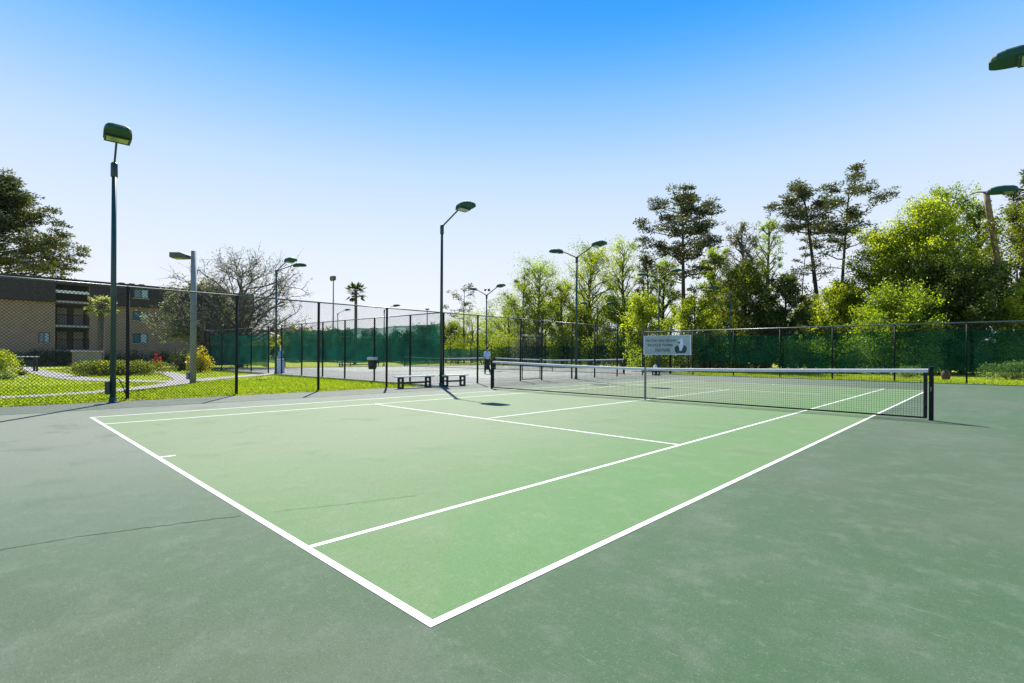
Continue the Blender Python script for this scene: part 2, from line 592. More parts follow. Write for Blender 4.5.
rng = np.random.default_rng(5)
mb = MB()
pts = np.array([(-4.2, -2.9), (-2.72, -1.45), (-2.68, -1.05), (-2.55, -0.62), (-2.37, -0.08), (-2.25, 0.25), (-2.03, 0.75), (-1.86, 1.25)])
t = np.linspace(0, len(pts) - 1, 90)
px_ = np.interp(t, range(len(pts)), pts[:, 0]) + rng.normal(0, 0.008, 90)
py_ = np.interp(t, range(len(pts)), pts[:, 1]) + rng.normal(0, 0.008, 90)
for i in range(89):
    w = 0.0042 * (1.0 if py_[i] < 0 else 0.5) * rng.uniform(0.6, 1.5)
    z = 0.002 if py_[i + 1] < -0.03 else 0.006
    if -0.1 < py_[i] < 0.1:
        continue
    d = np.array([px_[i + 1] - px_[i], py_[i + 1] - py_[i]])
    nn = np.array([-d[1], d[0]]) / (np.linalg.norm(d) + 1e-9) * w
    mb.add([(px_[i] - nn[0], py_[i] - nn[1], z), (px_[i + 1] - nn[0], py_[i + 1] - nn[1], z), (px_[i + 1] + nn[0], py_[i + 1] + nn[1], z), (px_[i] + nn[0], py_[i] + nn[1], z)], [(0, 1, 2, 3)])
structure("ground_crack", mb, M["crack"])


def ribbon(mb, pts, w, z):
    pts = np.asarray(pts, float)
    n = len(pts)
    t = np.linspace(0, n - 1, n * 8)
    P = np.stack([np.interp(t, range(n), pts[:, k]) for k in (0, 1)], 1)
    for _ in range(14):
        P[1:-1] = (P[:-2] + P[2:] + 2 * P[1:-1]) / 4
    d = np.gradient(P, axis=0)
    d /= np.linalg.norm(d, axis=1)[:, None]
    nrm = np.stack([-d[:, 1], d[:, 0]], 1) * w / 2
    for i in range(len(P) - 1):
        a, b = P[i] - nrm[i], P[i] + nrm[i]
        c, e = P[i + 1] + nrm[i + 1], P[i + 1] - nrm[i + 1]
        mb.add([(a[0], a[1], z), (e[0], e[1], z), (c[0], c[1], z), (b[0], b[1], z)], [(0, 1, 2, 3)])


mb = MB()
ribbon(mb, [(-52, 7.6), (-40.5, 6.9), (-33.5, 6.4), (-28, 5.6), (-24.5, 4.9), (-22.0, 3.6), (-20.3, 2.2), (-19.0, 1.0), (-18.3, -0.6), (-18.2, -4)], 0.95, 0.0)
structure("path", mb, M["concrete"])
mb = MB()
ribbon(mb, [(-24.6, 5.1), (-26.2, 6.3), (-27.8, 7.8), (-29.6, 9.6), (-31.3, 10.9), (-31.5, 11.24)], 1.2, 0.004)
structure("path_to_gate", mb, M["concrete"])
mb = MB()
ribbon(mb, [(-24.4, 4.6), (-26.5, 3.2), (-29, 2.0), (-33, 1.5), (-40, 1.2), (-47, 0.8), (-60, 0.6)], 1.4, -0.004)
structure("path_to_building", mb, M["concrete"])
mb = MB()
mb.lathe([(2.9, 0.0), (2.7, 0.03), (1.4, 0.06), (0.05, 0.07)], 28, (-35.2, -2.6, GZ))
structure("mulch_bed", mb, M["mulch"])

# grass blades: one uncountable mass over the lawn in view
rng = np.random.default_rng(11)


def leaf_mesh(name, P, size, mat, rng, aspect=0.5, normal=None, axis=None, tint=None):
    """one mesh of small rhombic leaves at points P"""
    N = len(P)
    s = np.asarray(size, float) * np.ones(N)
    if axis is None:
        axis = rng.normal(size=(N, 3))
    axis = axis / (np.linalg.norm(axis, axis=1)[:, None] + 1e-9)
    o = rng.normal(size=(N, 3)) if normal is None else normal
    side = np.cross(axis, o)
    side /= np.linalg.norm(side, axis=1)[:, None] + 1e-9
    a = axis * s[:, None] * 0.5
    b = side * s[:, None] * 0.5 * aspect
    V = np.stack([P - a, P + b - a * 0.1, P + a, P - b - a * 0.1], 1).reshape(-1, 3)
    me = bpy.data.meshes.new(name)
    me.vertices.add(N * 4)
    me.vertices.foreach_set("co", V.astype(np.float32).ravel())
    me.loops.add(N * 4)
    me.loops.foreach_set("vertex_index", np.arange(N * 4, dtype=np.int32))
    me.polygons.add(N)
    me.polygons.foreach_set("loop_start", np.arange(0, N * 4, 4, dtype=np.int32))
    at = me.attributes.new("tint", 'FLOAT', 'FACE')
    at.data.foreach_set("value", (rng.random(N) if tint is None else tint).astype(np.float32))
    me.materials.append(mat)
    me.update(calc_edges=True)
    me.validate()
    return me


def blades(n, x0, x1, y0, y1, keep=None, h=(0.05, 0.10)):
    P = np.stack([rng.uniform(x0, x1, n), rng.uniform(y0, y1, n), np.full(n, GZ)], 1)
    if keep is not None:
        P = P[keep(P)]
    return P


path_pts = []
for pl in ([(-40.5, 6.9), (-33.5, 6.4), (-28, 5.6), (-24.5, 4.9), (-22.0, 3.6), (-20.3, 2.2), (-19.0, 1.0), (-18.3, -0.6), (-18.2, -4)],
           [(-24.6, 5.1), (-26.2, 6.3), (-27.8, 7.8), (-29.6, 9.6), (-31.3, 10.9), (-31.5, 11.24)],
           [(-24.4, 4.6), (-26.5, 3.2), (-29, 2.0), (-33, 1.5), (-40, 1.2), (-47, 0.8)]):
    pl = np.array(pl)
    t = np.linspace(0, len(pl) - 1, 120)
    path_pts.append(np.stack([np.interp(t, range(len(pl)), pl[:, k]) for k in (0, 1)], 1))
path_pts = np.concatenate(path_pts)


def off_path(P):
    ok = np.ones(len(P), bool)
    for q in path_pts[::2]:
        ok &= (P[:, 0] - q[0]) ** 2 + (P[:, 1] - q[1]) ** 2 > 0.66 ** 2
    return ok


BL = [blades(52000, -24, -14.80, -6, 11.2, off_path), blades(26000, -46, -24, -6, 11.2, off_path),
      blades(4200, -14.90, -14.70, -6, 11.2), blades(16000, -16, 8, 32.2, 37), blades(10000, -16, 10, 37, 43), blades(900, -14.9, 7.4, 32.15, 32.4)]
P = np.concatenate(BL)
hh = rng.uniform(0.05, 0.11, len(P))
P[:, 2] = GZ + hh * 0.45
ax = np.stack([rng.normal(0, 0.45, len(P)), rng.normal(0, 0.45, len(P)), np.ones(len(P))], 1)
dry = np.sin(P[:, 0] * 0.9 + 1.3 * np.sin(P[:, 1] * 0.7)) + np.sin(P[:, 1] * 1.7 + np.sin(P[:, 0] * 2.3)) + 0.7 * np.sin(P[:, 0] * 3.1 - P[:, 1] * 2.3)
tn = np.clip(0.38 + 0.07 * dry + rng.normal(0, 0.2, len(P)) + 0.5 * (np.abs(P[:, 0] + 14.8) < 0.25) * rng.random(len(P)), 0, 1)
g = link("grass", leaf_mesh("grass", P, hh, M["blade"], rng, 0.35, axis=ax, tint=tn))
tag(g, None, None, None, "stuff")

# ------------------------------------------------------------------ apartment building
BX = -65.0
bld = thing("apartment_building", "three-storey tan apartment building with dark shingled top storey behind the lawn", "building", (BX, 8, 0))


def bpart(name, lo, hi, mat, parent=None, chamfer=0.0):
    mb = MB()
    mb.box((lo[0] - BX, lo[1] - 8, lo[2]), (hi[0] - BX, hi[1] - 8, hi[2]))
    return mb.build(name, mat, parent or bld)


def wallrects(mb, rects, x0, x1):
    for y0, y1, z0, z1 in rects:
        mb.box((x0 - BX, y0 - 8, z0), (x1 - BX, y1 - 8, z1))


mb = MB()
wallrects(mb, [(-12, 3.4, GZ, 8.3), (6.0, 21.5, GZ, 8.3)], BX - 11, BX)
mb.build("wall", M["stucco"], bld)
bpart("wall", (BX - 11, 3.41, GZ), (BX - 2.4, 5.99, 8.3), M["recess"])
mb = MB()
for y0, y1 in ((-12.3, 3.35), (6.05, 21.8)):           # mansard skirt, sloping in towards the top
    a, b = BX + 0.45 - BX, BX + 0.12 - BX
    mb.add([(a, y0 - 8, 6.25), (a, y1 - 8, 6.25), (b, y1 - 8, 8.6), (b, y0 - 8, 8.6), (0.003, y0 - 8, 6.2), (0.003, y1 - 8, 6.2), (-0.4, y1 - 8, 8.6), (-0.4, y0 - 8, 8.6)],
           [(0, 1, 2, 3), (0, 4, 5, 1), (3, 2, 6, 7), (0, 3, 7, 4), (1, 5, 6, 2)])
mb.build("mansard_roof", M["shingle"], bld)
roof = bpart("roof", (BX - 11.2, -12.3, 8.42), (BX - 0.41, 21.8, 8.66), M["shingle"])
for y in (8.8, 9.7, 10.6):
    bpart("roof_vent", (BX - 3.2, y, 8.67), (BX - 2.7, y + 0.5, 9.0), M["dark_grey"])
for z in (1.35, 3.78, 6.2):
    bpart("balcony_floor", (BX - 2.38, 3.42, z), (BX + 0.10, 5.98, z + 0.2), M["slab"])
bpart("fascia_beam", (BX - 0.15, 3.42, 7.15), (BX + 0.12, 5.98, 7.42), M["white"])
bpart("fascia_beam", (BX - 2.38, 3.42, 8.0), (BX + 0.12, 5.98, 8.41), M["shingle"])
for z in (1.55, 3.98):
    mb = MB()
    for k in range(22):
        y = 3.5 + k * 0.115
        mb.box((0.02, y - 8, z + 0.06), (0.05, y + 0.025 - 8, z + 1.0))
    mb.box((0.0, 3.42 - 8, z + 1.0), (0.07, 5.98 - 8, z + 1.06))
    mb.box((0.0, 3.42 - 8, z + 0.02), (0.07, 5.98 - 8, z + 0.06))
    mb.build("railing", M["black_metal"], bld)
for y0 in (3.7, 5.0):
    for z in (1.56, 4.0):
        bpart("door", (BX - 2.39, y0, z), (BX - 2.33, y0 + 0.75, z + 1.85), M["slab"])


def window(y0, y1, z0, z1, x=BX):
    fr = MB()
    xo = x - BX
    t = 0.07
    for (a, b, c, d) in ((y0, y1, z0, z0 + t), (y0, y1, z1 - t, z1), (y0, y0 + t, z0 + t, z1 - t), (y1 - t, y1, z0 + t, z1 - t), ((y0 + y1) / 2 - t / 2, (y0 + y1) / 2 + t / 2, z0 + t, z1 - t)):
        fr.box((xo - 0.04, a - 8, c), (xo + 0.06, b - 8, d))
    f = fr.build("window", M["dark_grey"], bld)
    g1 = MB()
    g1.box((xo - 0.03, y0 + t - 8, z0 + t), (xo + 0.02, (y0 + y1) / 2 - t / 2 - 8, z1 - t))
    g1.build("pane", M["glass"], f)
    g2 = MB()
    g2.box((xo - 0.03, (y0 + y1) / 2 + t / 2 - 8, z0 + t), (xo + 0.02, y1 - t - 8, z1 - t))
    g2.build("pane", M["blind"], f)
    s = MB()
    s.box((xo - 0.02, y0 - 0.08 - 8, z0 - 0.09), (xo + 0.12, y1 + 0.08 - 8, z0 - 0.003))
    s.build("sill", M["slab"], f)


for z0, z1, x in ((2.3, 3.35, BX + 0.0), (4.75, 5.75, BX + 0.0), (7.15, 8.1, BX + 0.36)):
    window(9.6, 10.9, z0, z1, x)
    window(14.2, 15.5, z0, z1, x)
    window(18.2, 19.5, z0, z1, x)
window(2.2, 3.0, 2.2, 3.2)
window(-3.5, -2.2, 2.3, 3.35)
window(-3.5, -2.2, 4.75, 5.75)
bpart("door", (BX - 0.05, 16.2, 0.2), (BX + 0.04, 17.6, 2.4), M["recess"])

# pale roofed building far behind the second court
p = spot(392, 98)
pb = thing("distant_building", "low distant building with pale grey roof beyond the green windscreens", "building", p, YAW)
mb = MB(); mb.box((-7.5, 0, 0), (3.0, 10, 4.3)); mb.build("wall", M["slab"], pb)
mb = MB()
mb.add([(-8, -0.6, 4.31), (3.5, -0.6, 4.31), (3.5, 10.6, 4.31), (-8, 10.6, 4.31), (-5, 5, 6.7), (1.5, 5, 6.7)], [(0, 1, 5, 4), (1, 2, 5), (2, 3, 4, 5), (3, 0, 4), (3, 2, 1, 0)])
mb.build("roof", M["pale_roof"], pb)

# ------------------------------------------------------------------ chain-link fences
FH = 3.05


def chain_mesh(mb, length, z0, z1, pitch=0.082, r=0.0021):
    """two families of thin diagonal wires filling a panel (x along the fence)"""
    H = z1 - z0
    n = int((length + H) / pitch)
    for s in (1, -1):
        off = 0.003 * s
        for k in range(n + 1):
            a = k * pitch - (H if s == 1 else 0)
            # wire x = a + s*(z-z0)
            za, zb = 0.0, H
            xa, xb = a, a + s * H
            if s == 1:
                if xa < 0: za, xa = -a, 0.0
                if xb > length: zb, xb = length - a, length
            else:
                if xa > length: za, xa = a - length, length
                if xb < 0: zb, xb = a, 0.0
            if zb - za < 0.03:
                continue
            p0, p1 = (xa, off, z0 + za), (xb, off, z0 + zb)
            q = r * 0.7071
            mb.add([(p0[0] - q, p0[1], p0[2] + s * q), (p0[0] + q, p0[1], p0[2] - s * q), (p0[0], p0[1] + r, p0[2]),
                    (p1[0] - q, p1[1], p1[2] + s * q), (p1[0] + q, p1[1], p1[2] - s * q), (p1[0], p1[1] + r, p1[2])],
                   [(0, 1, 4, 3), (1, 2, 5, 4), (2, 0, 3, 5)])


def fence(label, start, rz, length, posts, spans=None, pr=0.042, group="chain-link fences around the courts", wire_r=0.0021, pitch=0.082, bottom=0.03, rail=0.022):
    f = thing("chain_link_fence", label, "fence", (start[0], start[1], 0), rz, group)
    for x in posts:
        mb = MB()
        rr = pr * (1.35 if x in (posts[0], posts[-1]) else 1)
        mb.tube([(x, 0.045, GZ - 0.1), (x, 0.045, FH - 0.02)], rr, 10)
        mb.lathe([(rr * 1.15, 0), (rr * 1.15, 0.03), (rr * 0.5, 0.07)], 10, (x, 0.045, FH - 0.05))
        mb.build("post", M["black_metal"], f, True)
    for si, (a, b) in enumerate(spans or [(0, length)]):
        wr_ = wire_r[si] if isinstance(wire_r, tuple) else wire_r
        mb = MB()
        mb.tube([(a, 0.045, FH), (b, 0.045, FH)], rail, 8)
        mb.build("top_rail", M["rail_metal"], f, True)
        mb = MB()
        chain_mesh(mb, b - a, bottom, FH - 0.01, pitch, wr_)
        mb.v = [v + np.array([a, 0, 0]) for v in mb.v]
        mb.build("chain_mesh", M["wire"], f)
        mb = MB()
        mb.tube([(a, 0.01, bottom + 0.02), (b, 0.01, bottom + 0.02)], 0.004, 5)
        mb.build("tension_wire", M["wire"], f)
    return f


def windscreen(f, x0, x1, z0, z1, mat, seed=0, y=-0.02):
    """hung cloth with slight sag and ripples, one panel"""
    r = np.random.default_rng(seed)
    nx, nz = max(8, int((x1 - x0) * 5)), 10
    xs, zs = np.linspace(x0, x1, nx), np.linspace(0, 1, nz)
    ph = r.uniform(0, 6, 6)
    V = []
    for zt in zs:
        for x in xs:
            sag = -0.05 * abs(math.sin((x - x0) * PI / 2.8 + ph[0])) * zt - 0.02 * math.sin(x * 3.1 + ph[1])
            bot = 0.05 * math.sin(x * 1.7 + ph[2]) * (1 - zt)
            yy = y - 0.03 * (1 + math.sin(x * 4.3 + ph[3] + 2 * zt)) * (0.4 + math.sin(zt * PI))
            V.append((x, yy, z0 + (z1 - z0) * zt + sag + bot))
    F = [(i * nx + j, i * nx + j + 1, (i + 1) * nx + j + 1, (i + 1) * nx + j) for i in range(nz - 1) for j in range(nx - 1)]
    mb = MB()
    mb.add(V, F)
    mb.build("windscreen", mat, f, True)


# side fence between the lawn / second court and the near court (runs along +Y at x = -14.9)
Y0 = -8.6
posts_y = [-8.6, -6.2, -3.9, -1.55, 1.2, 3.9, 6.5, 9.2, 11.95, 13.9, 16.75, 18.35, 20.9, 23.1, 25.5, 28.6, 32.5]
f_side = fence("long dark chain-link fence along the near court's lawn side, passing the benches", (-14.90, Y0), PI / 2, 41.1, [y - Y0 for y in posts_y],
               [(0, 3.9 - Y0), (3.9 - Y0, 16.75 - Y0), (18.35 - Y0, 32.5 - Y0)], pitch=0.080, wire_r=(0.0046, 0.0024, 0.0018))
mb = MB()
mb.tube([(16.75 - Y0, 0.045, FH), (18.35 - Y0, 0.045, FH)], 0.022, 8)
mb.tube([(16.75 - Y0, 0.045, 2.25), (18.35 - Y0, 0.045, 2.25)], 0.022, 8)
mb.build("gate_header", M["rail_metal"], f_side, True)
mb = MB()
chain_mesh(mb, 1.6, 2.27, FH - 0.01)
mb.v = [v + np.array([16.75 - Y0, 0, 0]) for v in mb.v]
mb.build("chain_mesh", M["wire"], f_side)
gate = thing("fence_gate", "chain-link walk gate in the side fence beyond the net post", "gate", (-14.95, 16.88, 0), PI / 2)
mb = MB()
for a, b in (((0, 0, 0.06), (0, 0, 2.2)), ((1.34, 0, 0.06), (1.34, 0, 2.2)), ((0, 0, 0.08), (1.34, 0, 0.08)), ((0, 0, 2.18), (1.34, 0, 2.18))):
    mb.tube([a, b], 0.022, 8)
mb.build("gate_frame", M["black_metal"], gate, True)
mb = MB()
chain_mesh(mb, 1.34, 0.09, 2.17)
mb.build("chain_mesh", M["wire"], gate)
mb = MB()
mb.box((1.25, -0.05, 1.05), (1.40, -0.022, 1.15))
mb.build("latch", M["rail_metal"], gate)

# fence with green screens at the near end of the second court (runs along -X at y = 11.3)
px2 = [0.0, 2.2, 5.1, 7.9, 10.3, 12.85, 15.6, 17.6, 20.5, 23.4, 26.3, 29.1]
f_two = fence("green-screened chain-link fence across the end of the neighbouring court, behind the lawn", (-14.97, 11.92), PI + 0.024, 29.1, px2,
              [(0.0, 15.6), (17.6, 29.1)])
windscreen(f_two, 0.08, 5.1, 0.84, 2.62, M["screen"], 1, 0.0)
windscreen(f_two, 5.1, 10.3, 0.84, 2.62, M["screen"], 2, 0.0)
windscreen(f_two, 10.3, 15.5, 0.82, 2.66, M["screen"], 3, 0.0)
windscreen(f_two, 17.7, 23.4, 0.42, 2.60, M["screen"], 4, 0.0)
windscreen(f_two, 23.4, 29.0, 0.38, 2.78, M["screen"], 5, 0.0)
# west and north fences of the second court
f_west = fence("far chain-link fence with low green screens on the neighbouring court's far side", (-46.0, 11.4), PI / 2, 33.0, [i * 3.3 for i in range(11)], wire_r=0.003, pitch=0.16)
for i in range(5):
    windscreen(f_west, i * 6.6 + 0.05, i * 6.6 + 6.55, 0.45, 2.0, M["screen_blue"], 20 + i)
f_north = fence("distant chain-link fence with low blue-green screens below the yellow-green trees", (-45.9, 44.5), 0, 31.0, [i * 3.1 for i in range(11)], wire_r=0.003, pitch=0.16)
for i in range(5):
    windscreen(f_north, i * 6.2 + 0.05, i * 6.2 + 6.15, 0.25, 2.35, M["screen_blue"], 30 + i)
f_east = fence("chain-link fence continuing beyond the banner corner to the far end", (-14.95, 32.7), PI / 2, 11.7, [i * 2.925 for i in range(5)], wire_r=0.003, pitch=0.16)
# back fence behind the far baseline
bx = [0.0, 3.75, 6.5, 9.3, 12.1, 15.0, 17.9, 20.75, 23.6]
f_back = fence("chain-link fence with dark green screens behind the far baseline", (-17.05, 32.55), 0, 23.6, bx, pr=0.042, rail=0.030)
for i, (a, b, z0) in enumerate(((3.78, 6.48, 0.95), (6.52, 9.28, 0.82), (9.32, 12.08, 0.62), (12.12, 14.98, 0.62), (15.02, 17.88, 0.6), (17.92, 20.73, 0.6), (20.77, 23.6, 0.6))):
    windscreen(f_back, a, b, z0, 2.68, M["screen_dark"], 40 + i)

# ------------------------------------------------------------------ court lamps
def head_mesh():
    secs = [(0.0, 0.10, 0.09), (0.05, 0.22, 0.15), (0.14, 0.265, 0.19), (0.38, 0.27, 0.215), (0.56, 0.262, 0.20), (0.68, 0.24, 0.165), (0.75, 0.20, 0.12), (0.785, 0.15, 0.07)]
    mb = MB()
    V, n = [], 13
    for x, w, h in secs:
        for j in range(n):
            a = PI * j / (n - 1)
            ca, sa = math.cos(a), math.sin(a)
            V.append((x, w * math.copysign(abs(ca) ** 0.55, ca), h * abs(sa) ** 0.6))
    F = []
    for i in range(len(secs) - 1):
        for j in range(n - 1):
            F.append((i * n + j, i * n + j + 1, (i + 1) * n + j + 1, (i + 1) * n + j))
        F.append((i * n, (i + 1) * n, (i + 1) * n + n - 1, i * n + n - 1))
    F.append(tuple(range(n - 1, -1, -1)))
    F.append(tuple((len(secs) - 1) * n + j for j in range(n)))
    mb.add(V, F)
    return mb.mesh("lamp_head", M["head_metal"], False)


HEAD = head_mesh()
mb = MB(); mb.bbox((0.10, -0.215, -0.028), (0.34, 0.215, -0.004), 0.012); LENS = mb.mesh("lamp_lens", M["lens"])
mb = MB()
for a, b in (((0.06, -0.25, -0.035), (0.095, 0.25, -0.003)), ((0.35, -0.25, -0.035), (0.385, 0.25, -0.003)), ((0.096, -0.25, -0.035), (0.349, -0.225, -0.003)), ((0.096, 0.225, -0.035), (0.349, 0.25, -0.003))):
    mb.box(a, b)
TRIM = mb.mesh("lens_frame", M["green_metal"])
AX, AZ = 1.05, 0.52
mb = MB(); mb.tube([(0.04, 0, 0), (0.15, 0, 0.09), (AX, 0, AZ), (AX + 0.06, 0, AZ + 0.03)], 0.030, 10); ARM = mb.mesh("arm", M["green_metal"], True)
POLES = {}


def lamp(label, x, y, arms, ph=6.38, tilt=0.10, group="court lamps on green poles", extra=0.0, arm_scale=1.0):
    L_ = thing("court_lamp", label, "lamp", (x, y, 0), 0, group)
    k = round(ph, 2)
    if k not in POLES:
        mb = MB(); mb.tube([(0, 0, GZ - 0.1), (0, 0, ph * 0.5), (0, 0, ph + 0.02)], [0.066, 0.060, 0.050], 14)
        p_ = mb.mesh("pole", M["green_metal"], True)
        mb = MB(); mb.lathe([(0.072, -0.28), (0.075, -0.27), (0.075, 0.05), (0.05, 0.09), (0.01, 0.10)], 14, (0, 0, ph))
        c_ = mb.mesh("pole_cap", M["green_metal"], True)
        mb = MB(); mb.lathe([(0.16, 0.0), (0.16, 0.02), (0.09, 0.05), (0.08, 0.16), (0.064, 0.18)], 14, (0, 0, GZ + 0.005))
        b_ = mb.mesh("base_cover", M["green_metal"], True)
        POLES[k] = (p_, c_, b_)
    for nme, me in zip(("pole", "pole_cap", "base_cover"), POLES[k]):
        link(nme, me, L_)
    for a in arms:
        a = math.radians(a)
        am = link("arm", ARM, L_, (0, 0, ph), a)
        am.scale = (arm_scale, arm_scale, arm_scale)
        hd = link("lamp_head", HEAD, L_, (math.cos(a) * AX * arm_scale, math.sin(a) * AX * arm_scale, ph + AZ * arm_scale - 0.07))
        hd.rotation_euler = (0, -tilt, a)
        link("lens", LENS, hd)
        link("lens_frame", TRIM, hd)
    return L_


l1 = lamp("court lamp with one arm by the lawn, nearest the apartment building", -14.30, 0.80, [-5], 6.02, 0.10, arm_scale=0.78)
mb = MB(); mb.bbox((-0.07, -0.16, 0.22), (0.07, -0.068, 0.55), 0.01); mb.build("junction_box", M["green_metal"], l1)
mb = MB(); mb.tube([(-0.05, 0.06, 0.62), (-0.2, 0.14, 0.60), (-0.42, 0.26, 0.42), (-0.52, 0.36, 0.12), (-0.53, 0.38, GZ)], 0.014, 6); mb.build("conduit", M["black_metal"], l1, True)
lamp("court lamp with one arm, rising behind the two near benches", -14.13, 11.19, [0], 6.38)
lamp("court lamp with two arms standing just beyond the near court's net", -14.5, 20.7, [0, 180], 6.55)
lamp("dark court lamp with two arms rising directly behind the banner", *spot(658.6, 40)[:2], [0, 180], 7.3)
lamp("distant court lamp in front of the woods above the back fence, single arm", -14.3, 42.0, [180], 6.6)
lamp("court lamp with two arms beside the gate of the screened fence", -30.45, 11.1, [12, 88], 6.40)
lamp("three-armed court lamp in the middle of the neighbouring courts", -29.95, 28.6, [0, 180, 135], 6.4, arm_scale=1.3)
lamp("court lamp whose single head reaches in high at the photo's right edge", 3.62, 11.75, [180], 6.30)
lamp("court lamp of which only the head's tip shows high at the right edge", 4.58, 17.6, [180], 6.5)
lamp("court lamp whose single head hangs at the right edge before the broken trunk", 3.48, 22.3, [180], 6.38)
p = spot(597, 55); lamp("small distant double court lamp among the yellow-green trees", p[0], p[1], [40, 220], 6.4)
p = spot(384, 58); lamp("small distant court lamp rising behind the trash can's fence post", p[0], p[1], [40], 6.3)
p = spot(337.5, 72); lamp("tiny far court lamp left of the small palm", p[0], p[1], [40], 7.0)

# far floodlight mast
p = spot(333, 85)
fm = thing("floodlight_mast", "thin tall floodlight mast far away left of the small palm", "lamp", p)
mb = MB(); mb.tube([(0, 0, 0), (0, 0, 14.0)], [0.16, 0.09], 8); mb.build("pole", M["grey_pole"], fm)
mb = MB(); mb.bbox((-0.9, -0.25, 13.6), (0.5, 0.25, 14.4), 0.1); mb.build("lamp_head", M["dark_grey"], fm)
p = spot(427, 90)
fm = thing("floodlight_mast", "thin distant pole rising over the low trees behind the green screen", "lamp", p)
mb = MB(); mb.tube([(0, 0, 0), (0, 0, 9.3)], [0.13, 0.08], 8); mb.build("pole", M["grey_pole"], fm)
mb = MB(); mb.bbox((-0.4, -0.2, 9.2), (0.4, 0.2, 9.45), 0.06); mb.build("lamp_head", M["dark_grey"], fm)

# grey concrete area light on the lawn
gl = thing("area_light", "grey concrete pole with flat box light standing on the lawn path", "lamp", (-22.4, 4.6, 0))
mb = MB(); mb.tube([(0, 0, GZ - 0.1), (0, 0, 5.55)], [0.125, 0.105], 12); mb.build("pole", M["grey_pole"], gl, True)
a = math.atan2(-RGT[1], -RGT[0])
mb = MB(); mb.tube([(0.08, 0, 5.32), (0.30, 0, 5.34)], 0.035, 8); o = mb.build("arm", M["dark_grey"], gl, True); o.rotation_euler = (0, 0, a)
mb = MB(); mb.add([(0.22, -0.2, 5.24), (0.22, 0.2, 5.24), (0.22, 0.2, 5.38), (0.22, -0.2, 5.38), (0.45, -0.22, 5.24), (0.45, 0.22, 5.24), (0.45, 0.22, 5.46), (0.45, -0.22, 5.46),
                   (0.88, -0.22, 5.26), (0.88, 0.22, 5.26), (0.88, 0.22, 5.46), (0.88, -0.22, 5.46)],
                  [(0, 1, 2, 3), (0, 4, 5, 1), (4, 8, 9, 5), (3, 2, 6, 7), (7, 6, 10, 11), (0, 3, 7, 4), (4, 7, 11, 8), (1, 5, 6, 2), (5, 9, 10, 6), (8, 11, 10, 9)])
o = mb.build("lamp_head", M["dark_grey"], gl); o.rotation_euler = (0, 0, a)
mb = MB(); mb.bbox((0.47, -0.19, 5.225), (0.84, 0.19, 5.238), 0.004); o2 = mb.build("lens", M["lens"], o)
mb = MB(); mb.bbox((0.12, -0.09, 0.18), (0.24, 0.09, 0.48), 0.01); o = mb.build("junction_box", M["grey_pole"], gl); o.rotation_euler = (0, 0, a)

# ------------------------------------------------------------------ tennis nets
def tennis_net(label, y, xl, xr, cell=0.046, cord=0.0019, group="tennis nets", h_end=1.07, h_mid=0.93, posts=True):
    xc = (xl + xr) / 2
    half = (xr - xl) / 2
    n = thing("tennis_net", label, "net", (xc, y, 0), 0, group)
    top = lambda x: h_mid + (h_end - 0.02 - h_mid) * (abs(x) / half) ** 1.35
    for s in (-1, 1):
        mb = MB()
        mb.bbox((s * half - 0.038, -0.038, GZ), (s * half + 0.038, 0.038, h_end), 0.012)
        po = mb.build("post", M["black_metal"], n)
        mb = MB(); mb.bbox((s * half - 0.043, -0.043, h_end + 0.001), (s * half + 0.043, 0.043, h_end + 0.03), 0.012); mb.build("post_cap", M["black_metal"], po)
        mb = MB()
        for z in (0.25, 0.52, 0.80):
            mb.box((s * (half - 0.13), -0.012, z), (s * (half - 0.046), 0.012, z + 0.012)) if s > 0 else mb.box((-half + 0.046, -0.012, z), (-half + 0.13, 0.012, z + 0.012))
        mb.build("lacing", M["band"], po)
        mb = MB()
        x = s * (half - 0.092)
        mb.box((x - 0.03, -0.012, 0.04), (x + 0.03, 0.012, top(x) - 0.05))
        mb.build("side_tape", M["netcord"], n)
        mb = MB(); mb.tube([(s * half, -0.05, 0.60), (s * half, -0.10, 0.60), (s * half, -0.11, 0.68)], 0.012, 6); mb.build("crank", M["rail_metal"], po)
    xe = half - 0.08
    mb = MB()
    k = int(2 * xe / cell)
    rs = np.random.default_rng(3)
    for i in range(k + 1):
        x = -xe + 2 * xe * i / k
        mb.box((x - cord, -cord, 0.06), (x + cord, cord, top(x) - 0.06))
    rows = 20
    for j in range(rows + 1):
        zf = j / rows
        xs = np.linspace(-xe, xe, 33)
        P_ = np.array([(x, 0.0, 0.06 + (top(x) - 0.12) * zf) for x in xs])
        mb.tube(P_, cord, 4, False)
    mb.build("netting", M["netcord"], n)
    mb = MB()
    xs = np.linspace(-half + 0.05, half - 0.05, 49)
    V, F = [], []
    for i, x in enumerate(xs):
        z1 = top(x)
        z0 = z1 - 0.075
        V += [(x, -0.016, z0), (x, -0.018, z1 - 0.012), (x, 0, z1), (x, 0.018, z1 - 0.012), (x, 0.016, z0)]
        if i:
            for a in range(4):
                b0, b1 = (i - 1) * 5, i * 5
                F.append((b0 + a, b1 + a, b1 + a + 1, b0 + a + 1))
    mb.add(V, F)
    mb.build("headband", M["band"], n, True)
    mb = MB()
    mb.box((-xe, -0.008, 0.03), (xe, 0.008, 0.065))
    mb.build("bottom_tape", M["netcord"], n)
    mb = MB()
    mb.box((-0.022, -0.022, 0.006), (0.022, 0.022, top(0) + 0.004))
    st = mb.build("centre_strap", M["strap"], n)
    return n


tennis_net("near tennis net with white headband and black posts", 11.885, -11.93, 0.965)
tennis_net("tennis net across the neighbouring court, behind the walking person", 29.4, -29.7, -16.8, 0.11, 0.003)
tennis_net("farthest tennis net, on the court nearest the low far screens", 29.4, -43.4, -30.6, 0.11, 0.003)

